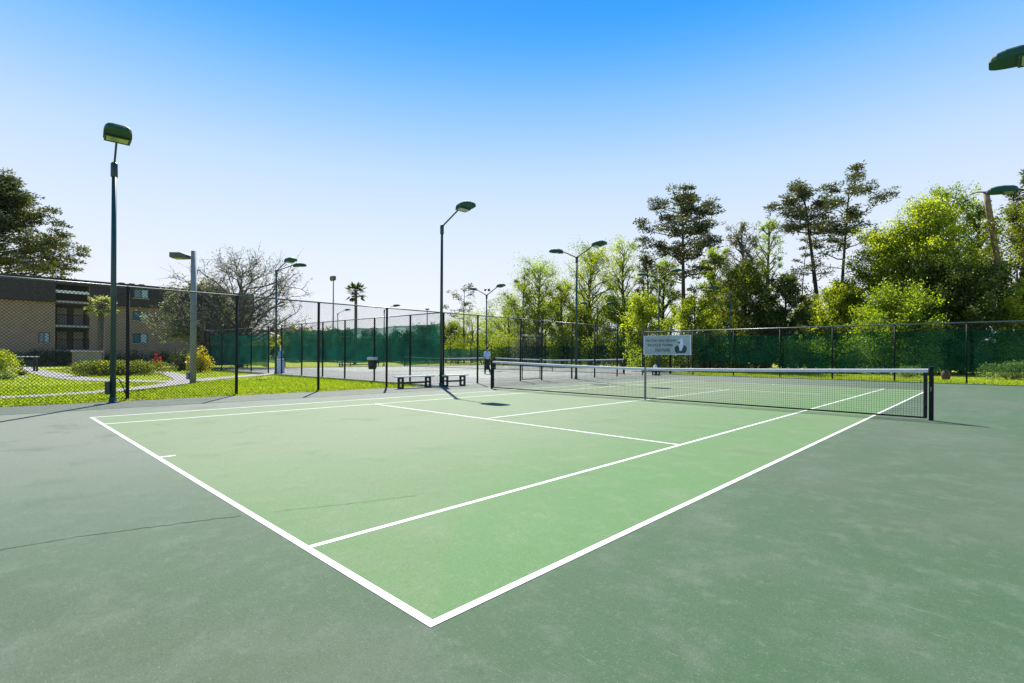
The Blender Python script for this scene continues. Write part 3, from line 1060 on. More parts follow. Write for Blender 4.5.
# ------------------------------------------------------------------ benches, trash can, banner
def bench(label, x, y, rz, length, group="plank benches by the side fence", h=0.46, d=0.30):
    b = thing("bench", label, "bench", (x, y, 0), rz, group)
    for s in (-0.5, 0.5):
        mb = MB()
        yy = s * (d / 2 + 0.006)
        mb.bbox((-length / 2, yy - d / 4 + 0.003, h - 0.045), (length / 2, yy + d / 4 - 0.003, h), 0.008)
        mb.build("seat_plank", M["plank"], b)
    for s in (-1, 1):
        cx_ = s * (length / 2 - 0.22)
        mb = MB()
        for sy in (-1, 1):
            mb.bbox((cx_ - 0.04, sy * (d / 2 - 0.02) - 0.035, 0.0), (cx_ + 0.04, sy * (d / 2 - 0.02) + 0.035, h - 0.046), 0.008)
        for z in (0.0, h / 2 - 0.04, h - 0.11):
            mb.bbox((cx_ - 0.036, -d / 2 + 0.052, z + 0.002), (cx_ + 0.036, d / 2 - 0.052, z + 0.06), 0.006)
        mb.build("leg", M["bench_leg"], b)
    mb = MB(); mb.bbox((-length / 2 + 0.262, -0.035, h * 0.36), (length / 2 - 0.262, 0.035, h * 0.36 + 0.07), 0.006); mb.build("stretcher", M["bench_leg"], b)
    return b


bench("longer plank bench left of the lamp pole by the side fence", -14.22, 9.98, PI / 2, 1.7)
bench("plank bench right of the lamp pole, toward the net", -14.12, 11.85, PI / 2, 1.35)
bench("dark far bench below the banner at the court corner", -14.5, 29.6, PI / 2 + 0.2, 1.1, None, 0.42)
bench("long low bench across the neighbouring court beyond the trash can", -44.4, 24.6, PI / 2, 4.2, None, 0.50, 0.6)
o = MB(); o.lathe([(0.08, 0.0), (0.13, 0.04), (0.13, 0.16), (0.09, 0.22), (0.03, 0.27), (0.05, 0.31)], 12, (-14.5, 29.5, 0.42))
tag(o.build("bag", M["bag"], None, True), "white bag standing on the dark far bench below the banner", "bag")

tc = thing("trash_can", "black trash can with pale liner rim hung on the fence post", "trash can", (-19.62, 11.38, 0.56))
mb = MB(); mb.lathe([(0.17, 0), (0.18, 0.01), (0.235, 0.52), (0.225, 0.52), (0.17, 0.05)], 18); mb.build("bin_body", M["black_plastic"], tc, True)
mb = MB(); mb.lathe([(0.237, 0.44), (0.25, 0.46), (0.252, 0.56), (0.24, 0.575), (0.226, 0.56), (0.226, 0.46)], 18); mb.build("bin_liner", M["bag"], tc, True)
mb = MB(); mb.box((-0.05, 0.2, 0.3), (0.05, 0.32, 0.36)); mb.build("bracket", M["black_metal"], tc)

bn = thing("banner", "pale green banner with three lines of lettering and a white egret on the corner fence", "banner", (-16.98, 32.40, 0))
BW, B0, B1 = 3.64, 1.36, 2.76
mb = MB(); mb.bbox((0.0, -0.02, B0), (BW, 0.0, B1), 0.008); mb.build("cloth", M["banner"], bn)
mb = MB()
for lo, hi in (((0, -0.026, B0), (BW, -0.0205, B0 + 0.05)), ((0, -0.026, B1 - 0.05), (BW, -0.0205, B1)), ((0, -0.026, B0 + 0.05), (0.08, -0.0205, B1 - 0.05)), ((BW - 0.08, -0.026, B0 + 0.05), (BW, -0.0205, B1 - 0.05))):
    mb.box(lo, hi)
mb.build("border", M["banner_edge"], bn)


def text_mesh(s, width, height, mat, parent, x, z, y=-0.024):
    cu = bpy.data.curves.new("lettering", 'FONT')
    cu.body = s
    cu.size = 1.0
    cu.extrude = 0.004
    cu.offset = 0.012
    ob = bpy.data.objects.new("lettering_source", cu)
    C.objects.link(ob)
    dg = bpy.context.evaluated_depsgraph_get()
    me = bpy.data.meshes.new_from_object(ob.evaluated_get(dg))
    bpy.data.objects.remove(ob)
    v = np.empty(len(me.vertices) * 3)
    me.vertices.foreach_get("co", v)
    v = v.reshape(-1, 3)
    lo, hi = v.min(0), v.max(0)
    q = np.stack([x + (v[:, 0] - lo[0]) / (hi[0] - lo[0]) * width, y - v[:, 2], z + (v[:, 1] - lo[1]) / (hi[1] - lo[1]) * height], 1)
    me.vertices.foreach_set("co", q.ravel())
    me.materials.clear()
    me.materials.append(mat)
    me.update()
    link("lettering", me, parent)


text_mesh("HILTON HEAD ISLAND", 2.35, 0.18, M["ink"], bn, 0.22, 2.30)
text_mesh("ESTATE & TENNIS", 1.95, 0.18, M["ink"], bn, 0.34, 1.97)
text_mesh("PARTNERS", 1.15, 0.23, M["ink"], bn, 0.95, 1.58)


def flat_shape(name, pts, mat, y, parent, th=0.003):
    n = len(pts)
    mb = MB()
    mb.add([(x, y, z) for x, z in pts] + [(x, y + th, z) for x, z in pts],
           [tuple(range(n)), tuple(range(2 * n - 1, n - 1, -1))] + [(i, i + n, (i + 1) % n + n, (i + 1) % n) for i in range(n)])
    return mb.build(name, mat, parent)


def flat_logo(name, pts, *a):
    return flat_shape(name, [(x * 1.26 + 0.07, (z - 1.36) * 1.13 + 1.36) for x, z in pts], *a)


for ox, w in ((2.02, 0.14), (2.44, 0.15)):
    flat_logo("logo_bush", [(ox + w * math.cos(a) * (1 + 0.1 * math.sin(5 * a)), 1.72 + 0.23 * math.sin(a)) for a in np.linspace(0, 2 * PI, 22)[:-1]], M["teal_ink"], -0.025, bn)
flat_logo("logo_base", [(1.95, 1.47), (2.5, 1.47), (2.38, 1.6), (2.1, 1.6)], M["teal_ink"], -0.0275, bn)
flat_logo("logo_bird", [(2.10, 2.24), (2.20, 2.34), (2.30, 2.42), (2.37, 2.36), (2.36, 2.22), (2.40, 2.05), (2.38, 1.85), (2.30, 1.66), (2.24, 1.62), (2.16, 1.74), (2.12, 1.95), (2.20, 2.1), (2.20, 2.2)], M["logo_white"], -0.030, bn)
flat_logo("logo_beak", [(2.0, 2.11), (2.2, 2.18), (2.2, 2.09)], M["teal_ink"], -0.0325, bn)

# water cooler by the gate of the screened fence
wc = thing("water_cooler", "pale blue drinking water cooler standing inside the screened fence gate", "water cooler", (-32.0, 12.0, 0), 0.3)
mb = MB(); mb.bbox((-0.19, -0.18, 0.0), (0.19, 0.18, 0.95), 0.02); mb.build("cabinet", M["cooler"], wc)
mb = MB(); mb.lathe([(0.07, 0.955), (0.10, 1.02), (0.145, 1.08), (0.145, 1.38), (0.12, 1.42), (0.02, 1.43)], 14); mb.build("water_jug", M["jug"], wc, True)
mb = MB(); mb.bbox((-0.06, -0.25, 0.68), (0.06, -0.185, 0.76), 0.008); mb.build("tap", M["white"], wc)
mb = MB(); mb.lathe([(0.05, 1.435), (0.05, 1.78), (0.04, 1.80)], 10); mb.build("cup_tube", M["white"], wc, True)

# things on the lawn by the building
bp_ = thing("brick_box", "low brick box with pale cap behind the flowering hedge", "brick box", (-46.0, 3.75, 0), 0.1)
mb = MB(); mb.bbox((-0.5, -0.75, GZ), (0.5, 0.75, 1.30), 0.01); mb.build("body", M["brick"], bp_)
mb = MB(); mb.bbox((-0.58, -0.83, 1.302), (0.58, 0.83, 1.40), 0.015); mb.build("cap", M["slab"], bp_)
p = spot(28, 33.5)
gt = thing("garden_table", "small dark garden table with pale top beside the round hedge", "table", p, 0.2)
mb = MB(); mb.bbox((-0.35, -0.5, 0.94), (0.35, 0.5, 1.0), 0.012); mb.build("table_top", M["plank"], gt)
for sx in (-1, 1):
    for sy in (-1, 1):
        mb = MB(); mb.bbox((sx * 0.27 - 0.05, sy * 0.38 - 0.05, GZ), (sx * 0.27 + 0.05, sy * 0.38 + 0.05, 0.938), 0.008); mb.build("leg", M["bench_leg"], gt)
mb = MB(); mb.bbox((-0.2, -0.3, 0.35), (0.2, 0.3, 0.75), 0.02); mb.build("storage_box", M["bench_leg"], gt)

pt = MB()
pt.lathe([(0.13, 0), (0.17, 0.05), (0.23, 0.25), (0.22, 0.42), (0.16, 0.52), (0.13, 0.56), (0.17, 0.60), (0.15, 0.60), (0.10, 0.5)], 18, (*spot(946, 29.5)[:2], GZ))
tag(pt.build("clay_pot", M["clay"], None, True), "round brown clay pot on the grass behind the back fence", "pot")

# ------------------------------------------------------------------ person
def skin_mesh(name, joints, edges, root, mat, parent=None, sub=2):
    me = bpy.data.meshes.new(name)
    me.from_pydata([j[:3] for j in joints], edges, [])
    ob = bpy.data.objects.new(name, me)
    C.objects.link(ob)
    md = ob.modifiers.new("skin", 'SKIN')
    for i, j in enumerate(joints):
        r = j[3]
        me.skin_vertices[0].data[i].radius = (r, j[4] if len(j) > 4 else r)
    me.skin_vertices[0].data[root].use_root = True
    ss = ob.modifiers.new("sub", 'SUBSURF')
    ss.levels = ss.render_levels = sub
    dg = bpy.context.evaluated_depsgraph_get()
    m2 = bpy.data.meshes.new_from_object(ob.evaluated_get(dg))
    bpy.data.objects.remove(ob)
    m2.name = name
    m2.materials.clear()
    m2.materials.append(mat)
    m2.polygons.foreach_set("use_smooth", [True] * len(m2.polygons))
    return link(name, m2, parent)


per = thing("person", "person in a light blue shirt and black trousers walking past the neighbouring net", "person", (-22.6, 21.75, 0), YAW + 0.35)
# local: x right, y forward (away from the photographer), mid-stride
hipL, kneeL, ankL = (-0.09, 0.0, 0.93), (-0.10, 0.14, 0.50), (-0.10, 0.12, 0.09)
hipR, kneeR, ankR = (0.09, 0.0, 0.93), (0.11, 0.02, 0.49), (0.13, -0.26, 0.12)
J = [(0, 0, 0.98, .13, .10), (0, 0.01, 1.18, .125, .09), (0, 0.02, 1.38, .15, .10), (0, 0.02, 1.50, .055), (0, 0.035, 1.58, .06), (0, 0.045, 1.68, .088, .10), (0, 0.045, 1.76, .075, .085),
     (-0.09, 0, 0.93, .085), (*kneeL, .055), (*ankL, .037), (-0.11, 0.24, 0.035, .035, .03),
     (0.09, 0, 0.93, .085), (*kneeR, .055), (*ankR, .037), (0.14, -0.14, 0.035, .035, .03),
     (-0.17, 0.02, 1.43, .055), (-0.23, -0.06, 1.16, .04), (-0.24, 0.08, 0.94, .03), (-0.235, 0.13, 0.86, .032, .018),
     (0.17, 0.02, 1.43, .055), (0.24, 0.08, 1.17, .04), (0.23, 0.24, 0.97, .03), (0.225, 0.29, 0.90, .032, .018)]
E_ = [(0, 1), (1, 2), (2, 3), (3, 4), (4, 5), (5, 6), (0, 7), (7, 8), (8, 9), (9, 10), (0, 11), (11, 12), (12, 13), (13, 14), (2, 15), (15, 16), (16, 17), (17, 18), (2, 19), (19, 20), (20, 21), (21, 22)]
skin_mesh("body", J, E_, 0, M["skin"], per)
g_ = lambda j, k: (*j[:3], *[r + k for r in j[3:]])
S = [g_(J[0], .02), g_(J[1], .022), g_(J[2], .02), g_(J[15], .022), g_(J[16], .028), g_(J[19], .022), g_(J[20], .028)]
S[0] = (0, 0, 0.93, .165, .125)
skin_mesh("shirt", S, [(0, 1), (1, 2), (2, 3), (3, 4), (2, 5), (5, 6)], 1, M["shirt"], per)
T_ = [(0, 0, 1.0, .14, .11), g_(J[7], .02), g_(J[8], .025), g_(J[9], .03), g_(J[11], .02), g_(J[12], .025), g_(J[13], .03)]
skin_mesh("trousers", T_, [(0, 1), (1, 2), (2, 3), (0, 4), (4, 5), (5, 6)], 0, M["trousers"], per)
for (ax_, ay, az), (bx_, by, bz) in (((-0.10, 0.06, 0.05), (-0.11, 0.27, 0.04)), ((0.13, -0.30, 0.07), (0.14, -0.12, 0.045))):
    skin_mesh("shoe", [(ax_, ay, az, .05), ((ax_ + bx_) / 2, (ay + by) / 2, (az + bz) / 2, .05, .045), (bx_, by, bz, .042, .035)], [(0, 1), (1, 2)], 0, M["shoe"] if ax_ > 0 else M["trousers"], per)
mb = MB()
mb.lathe([(0.02, -0.10), (0.085, -0.06), (0.103, 0.0), (0.10, 0.06), (0.07, 0.115), (0.02, 0.13)], 14, (0, 0.022, 1.72))
mb.build("hair", M["hair"], per, True)

# ------------------------------------------------------------------ trees and plants
def rotv(v, ax, a):
    ax = ax / (np.linalg.norm(ax) + 1e-9)
    return v * math.cos(a) + np.cross(ax, v) * math.sin(a) + ax * np.dot(ax, v) * (1 - math.cos(a))


def broadleaf(name, label, cat, u, d, vtop, hw, vbase, leaf, bark="bark", seed=0, limbs=26, subs=6, per=26, lsize=0.18, group=None, lean=0.0, spread=1.0, twig=0.0, dome=False, sub_len=(0.14, 0.34), trunk_r=None, fill=1.0, dens=1.0):
    r = np.random.default_rng(seed + 1000)
    H = hgt(vtop, d)
    R = hw * d / FOC
    zb = max(0.4, hgt(vbase, d))
    limbs, per = int(limbs * dens ** 0.4), int(per * dens)
    root = thing(name, label, cat, spot(u, d, GZ), r.uniform(0, 6), group)
    tr = trunk_r or 0.02 * H + 0.03
    wood = MB()
    LP, LT = [], []
    nz = 9
    t = np.linspace(0, 1, nz)
    ph = r.uniform(0, 6, 4)
    la = r.uniform(0, 6)
    tx = lean * H * t ** 1.5 * math.cos(la) + 0.018 * H * np.sin(t * 5 + ph[0]) * t
    ty = lean * H * t ** 1.5 * math.sin(la) + 0.018 * H * np.sin(t * 6 + ph[1]) * t
    TP = np.stack([tx, ty, t * H * 0.93], 1)
    wood.tube(TP, tr * (1 - 0.88 * t) + 0.012, 8)
    axis = lambda z: np.array([np.interp(z, TP[:, 2], tx), np.interp(z, TP[:, 2], ty), z])
    lump = r.uniform(0.62, 1.12, 9)
    az0 = r.uniform(0, 6)
    for i in range(limbs):
        q = (i + r.uniform(0.1, 0.9)) / limbs
        zt = zb + (H - zb) * q
        prof = math.sin(PI * (0.16 + 0.78 * q)) ** 0.7
        if dome:
            prof = max(0.1, math.cos(q * PI / 2 * 0.95)) ** 0.55
        az = az0 + i * 2.39996 + r.normal(0, 0.3)
        rr = R * prof * lump[int((az % (2 * PI)) / (2 * PI) * 9) % 9] * r.uniform(0.45, 1.0) * spread
        tgt = axis(min(zt, H * 0.93)) + np.array([rr * math.cos(az), rr * math.sin(az), 0])
        tgt[2] = zt
        z0 = max(zb * 0.75, min(H * 0.88, zt - rr * r.uniform(0.35, 0.9) - 0.05 * H))
        st = axis(z0)
        k = np.linspace(0, 1, 5)[:, None]
        mid = st + (tgt - st) * k
        mid[:, 2] += np.sin(k[:, 0] * PI) * rr * r.uniform(-0.05, 0.15)
        mid[1:-1] += r.normal(0, 0.05 * rr, (3, 3))
        lr = max(0.015, tr * 0.42 * (1 - z0 / H * 0.6))
        wood.tube(mid, lr * (1 - 0.85 * k[:, 0]) + 0.006, 5, False)
        ldir = (tgt - st) / (np.linalg.norm(tgt - st) + 1e-9)
        for s in range(subs):
            f = r.uniform(0.35, 1.0) if s else 1.0
            p0 = np.array([np.interp(f, k[:, 0], mid[:, j]) for j in range(3)])
            dr = ldir * 0.6 + r.normal(0, 0.6, 3) + np.array([0, 0, 0.25])
            dr /= np.linalg.norm(dr)
            Ls = R * r.uniform(*sub_len)
            p1 = p0 + dr * Ls
            wood.tube([p0, (p0 + p1) / 2 + r.normal(0, 0.04 * Ls, 3), p1], [lr * 0.32 + 0.004, lr * 0.2 + 0.004, 0.004], 3, False)
            if twig:
                for _ in range(int(twig)):
                    g0 = p0 + (p1 - p0) * r.uniform(0.3, 1)
                    g1 = g0 + (dr * 0.5 + r.normal(0, 0.6, 3)) * Ls * 0.6
                    wood.tube([g0, (g0 + g1) / 2 + r.normal(0, 0.03, 3), g1], [0.014, 0.011, 0.006], 3, False)
                    npp = max(1, int(per * 0.25))
                    LP.append(g0 + (g1 - g0) * r.uniform(0.2, 1.05, (npp, 1)) + r.normal(0, 0.10, (npp, 3)))
                    LT.append(np.clip(r.normal(0.45, 0.25) + r.normal(0, 0.15, npp), 0, 1))
            m = max(2, int(per * fill * r.uniform(0.5, 1.4)))
            c = p0 + (p1 - p0) * r.uniform(0.2, 1.15, (m, 1))
            sg = Ls * 0.30
            LP.append(c + r.normal(0, 1, (m, 3)) * np.array([sg, sg, sg * 0.75]))
            LT.append(np.clip(r.normal(0.48, 0.27) + r.normal(0, 0.18, m), 0, 1))
    wood.build("trunk", M[bark], root, True)
    P_ = np.concatenate(LP)
    T = np.concatenate(LT)
    me = leaf_mesh("crown", P_, lsize * r.uniform(0.6, 1.3, len(P_)), M[leaf], r, 0.55, tint=T)
    link("crown", me, root)
    return root


def pine(label, u, d, vtop, hw, vcrown, seed=0, limbs=22, lean=(0, 0), group=None, tufts=7, per=36, sparse_low=0, tuft=0.55, trunk_r=None, flat=1.0, lsize=0.30, prof_pow=0.8, shape="round"):
    r = np.random.default_rng(seed + 500)
    H = hgt(vtop, d)
    R = hw * d / FOC
    zb = hgt(vcrown, d)
    root = thing("pine_tree", label, "tree", spot(u, d, GZ), 0, group)
    tr = trunk_r or 0.011 * H + 0.05
    wood = MB()
    t = np.linspace(0, 1, 12)
    ph = r.uniform(0, 6, 2)
    lx = lean[0] * RGT + lean[1] * FWD
    TP = np.stack([lx[0] * t ** 2 + 0.008 * H * np.sin(4 * t + ph[0]) * t, lx[1] * t ** 2 + 0.008 * H * np.sin(5 * t + ph[1]) * t, t * H * 0.95], 1)
    wood.tube(TP, tr * (1 - 0.8 * t), 9)
    ax = lambda z: np.array([np.interp(z, TP[:, 2], TP[:, 0]), np.interp(z, TP[:, 2], TP[:, 1]), z])
    LP, LA, LT = [], [], []
    az0 = r.uniform(0, 6)
    lump = r.uniform(0.5, 1.12, 7) if shape == 'round' else r.uniform(0.82, 1.1, 7)
    tot = limbs + sparse_low
    for i in range(tot):
        if i < limbs:
            q = (i + r.uniform(0, 1)) / limbs
            zt = zb + (H - zb) * q
            prof = math.sin(PI * (0.2 + 0.74 * q)) ** prof_pow
            if shape == 'skirt':
                prof = (1 - q) ** 0.75 * (0.75 + 0.25 * min(1, q * 6))
            rr = R * max(0.12, prof) * r.uniform(0.4, 1.08)
        else:
            zt = zb - (zb * 0.35) * r.uniform(0.05, 1)
            rr = R * r.uniform(0.3, 0.75)
        az = az0 + i * 2.39996 + r.normal(0, 0.25)
        rr *= lump[int((az % (2 * PI)) / (2 * PI) * 7) % 7]
        st = ax(min(zt - rr * r.uniform(0.1, 0.6), H * 0.92))
        tgt = ax(min(zt, H * 0.95)) + np.array([rr * math.cos(az), rr * math.sin(az), 0])
        tgt[2] = zt + r.normal(0, 0.05 * R)
        k = np.linspace(0, 1, 6)[:, None]
        mid = st + (tgt - st) * k
        mid[:, 2] -= np.sin(k[:, 0] * PI) * rr * r.uniform(-0.05, 0.12)
        mid[1:-1] += r.normal(0, 0.03 * rr, (4, 3))
        lr = tr * 0.28 * (1 - 0.5 * q)
        wood.tube(mid, lr * (1 - 0.85 * k[:, 0]) + 0.01, 5, False)
        nt_ = tufts if i < limbs else max(2, tufts // 3)
        side = np.array([-math.sin(az), math.cos(az), 0])
        for s in range(nt_):
            f = 1.06 - 0.6 * r.random() ** 1.5 if s else 1.0
            p0 = np.array([np.interp(min(f, 1), k[:, 0], mid[:, j]) for j in range(3)])
            c = p0 + side * r.normal(0, 0.085) * R * f + np.array([0, 0, r.normal(0.03, 0.06) * R]) + (tgt - st) * max(0, f - 1)
            wood.tube([p0, (p0 + c) / 2, c], [0.03, 0.02, 0.01], 3, False)
            m = int(per * r.uniform(0.6, 1.3))
            dv = r.normal(0, 1, (m, 3)) * np.array([1, 1, 0.45 * flat])
            dv[:, 2] += 0.15
            ln = np.linalg.norm(dv, axis=1)[:, None]
            rad = tuft * r.uniform(0.25, 1.0, (m, 1)) * r.uniform(0.8, 1.4)
            LP.append(c + dv / ln * rad * np.array([1.1, 1.1, 0.75]))
            LA.append(dv / ln + r.normal(0, 0.25, (m, 3)))
            LT.append(np.clip(r.normal(0.4, 0.18) + r.normal(0, 0.2, m), 0, 1))
    wood.build("trunk", M["bark_pine"], root, True)
    P_ = np.concatenate(LP)
    link("crown", leaf_mesh("crown", P_, lsize * r.uniform(0.7, 1.25, len(P_)), M["pine"], r, 0.36, axis=np.concatenate(LA), tint=np.concatenate(LT)), root)
    return root


def shrub(name, label, u, d, h, w, leaf, seed=0, n=1500, lsize=0.12, depth=None, group=None, lumps=9, cat="shrub", loc=None, rz=None, part="foliage", boxy=0.0):
    r = np.random.default_rng(seed + 77)
    depth = depth or w * 0.8
    root = thing(name, label, cat, spot(u, d, GZ) if loc is None else (*loc, GZ), YAW if rz is None else rz, group)
    L_, ids = [], []
    wood = MB()
    for k in range(lumps):
        a = r.uniform(0, 2 * PI)
        q = math.sqrt(r.random())
        cx_, cy_ = math.cos(a) * q * w * 0.36, math.sin(a) * q * depth * 0.36
        hh = h * (1 - (0.35 - 0.3 * boxy) * q * q) * r.uniform(0.85, 1.0)
        rx, ry, rz_ = w * r.uniform(0.2, 0.3), depth * r.uniform(0.2, 0.3), hh * 0.5
        m = n // lumps
        dv = r.normal(0, 1, (m, 3))
        dv /= np.linalg.norm(dv, axis=1)[:, None]
        rad = r.random((m, 1)) ** (0.42 if boxy < 0.5 else 0.16)
        L_.append(np.array([cx_, cy_, hh * 0.5]) + dv * rad * np.array([rx, ry, rz_]) * (1 + 0.12 * np.sin(dv[:, :1] * 7 + k)))
        ids.append(np.clip(r.normal(0.42, 0.16) + r.normal(0, 0.22, m), 0, 1))
        wood.tube([(cx_ * 0.2, cy_ * 0.2, 0), (cx_ * 0.7, cy_ * 0.7, hh * 0.4), (cx_, cy_, hh * 0.8)], [0.03, 0.02, 0.006], 4, False)
    wood.build("stem", M["bark"], root)
    P_ = np.concatenate(L_)
    P_[:, 2] = np.maximum(P_[:, 2], 0.02)
    link(part, leaf_mesh(part, P_, lsize * r.uniform(0.6, 1.3, len(P_)), M[leaf], r, 0.6, tint=np.concatenate(ids)), root)
    return root


def palm(label, u, d, vtop, crown, leaf, seed=0, fronds=34, tr=0.16):
    r = np.random.default_rng(seed)
    Hc = hgt(vtop, d) - crown * 0.75
    root = thing("palm_tree", label, "tree", spot(u, d, GZ))
    mb = MB()
    t = np.linspace(0, 1, 10)
    mb.tube(np.stack([0.12 * np.sin(t * 3), 0.05 * t, t * Hc], 1), tr * (1.15 - 0.25 * t), 9)
    mb.build("trunk", M["bark_grey"], root, True)
    P_, A_, S_ = [], [], []
    wood = MB()
    for i in range(fronds):
        az = i * 2.4 + r.normal(0, 0.2)
        el = math.radians(r.uniform(-50, 75))
        dv = np.array([math.cos(az) * math.cos(el), math.sin(az) * math.cos(el), math.sin(el)])
        L0 = crown * r.uniform(0.45, 0.6)
        base = np.array([0.12 * math.sin(3), 0.05, Hc])
        hub = base + dv * L0 + np.array([0, 0, -0.10 * L0])
        wood.tube([base, base + dv * L0 * 0.5, hub], [0.025, 0.018, 0.012], 4, False)
        side = np.cross(dv, [0, 0, 1.0]); side /= np.linalg.norm(side) + 1e-9
        for b in np.linspace(-1.35, 1.35, 15):
            bd = dv * math.cos(b) + side * math.sin(b) + np.array([0, 0, -0.25])
            bl = crown * r.uniform(0.38, 0.5) * (1 - 0.15 * abs(b))
            P_.append(hub + bd * bl * 0.5); A_.append(bd); S_.append(bl)
    wood.build("frond_stalks", M["bark"], root)
    link("crown", leaf_mesh("crown", np.array(P_), np.array(S_), M[leaf], r, 0.17, axis=np.array(A_)), root)
    return root


# pines
pine("huge spreading pine towering over the apartment building", -4, 63, 184, 84, 274, 1, shape="skirt", limbs=56, tufts=14, per=80, tuft=0.80, lsize=0.36, prof_pow=0.6, trunk_r=0.42)
pine("tall dark pine standing straight behind the banner", 683, 52, 192, 56, 262, 2, limbs=27, tufts=14, per=46, sparse_low=9, tuft=0.55, trunk_r=0.30)
pine("leaning pine with its crown swept aside, left one of the pine pair", 820, 55, 184, 42, 230, 3, limbs=14, lean=(-1.9, 0), tufts=15, per=46, sparse_low=4, tuft=0.66, trunk_r=0.32)
pine("tallest pine of the pair, with an open crown above the lime trees", 838, 56, 172, 46, 248, 4, limbs=15, lean=(1.4, 0), tufts=14, per=46, sparse_low=4, tuft=0.64, trunk_r=0.26)
pine("pine cut off by the photo's right edge, behind the lamp head", 1034, 50, 168, 34, 240, 5, limbs=26, tufts=11, per=38, tuft=0.62)
pine("thin flat-topped pine far away, just right of the nearest lamp pole's bench pair", 464, 78, 286, 24, 316, 6, limbs=11, tufts=5, per=22, tuft=0.55, trunk_r=0.16)
pine("slim pine sapling leaning between the dark oak and the leaning pine", 800, 58, 228, 12, 262, 7, limbs=8, lean=(0.9, 0), tufts=4, per=18, tuft=0.4, trunk_r=0.12)

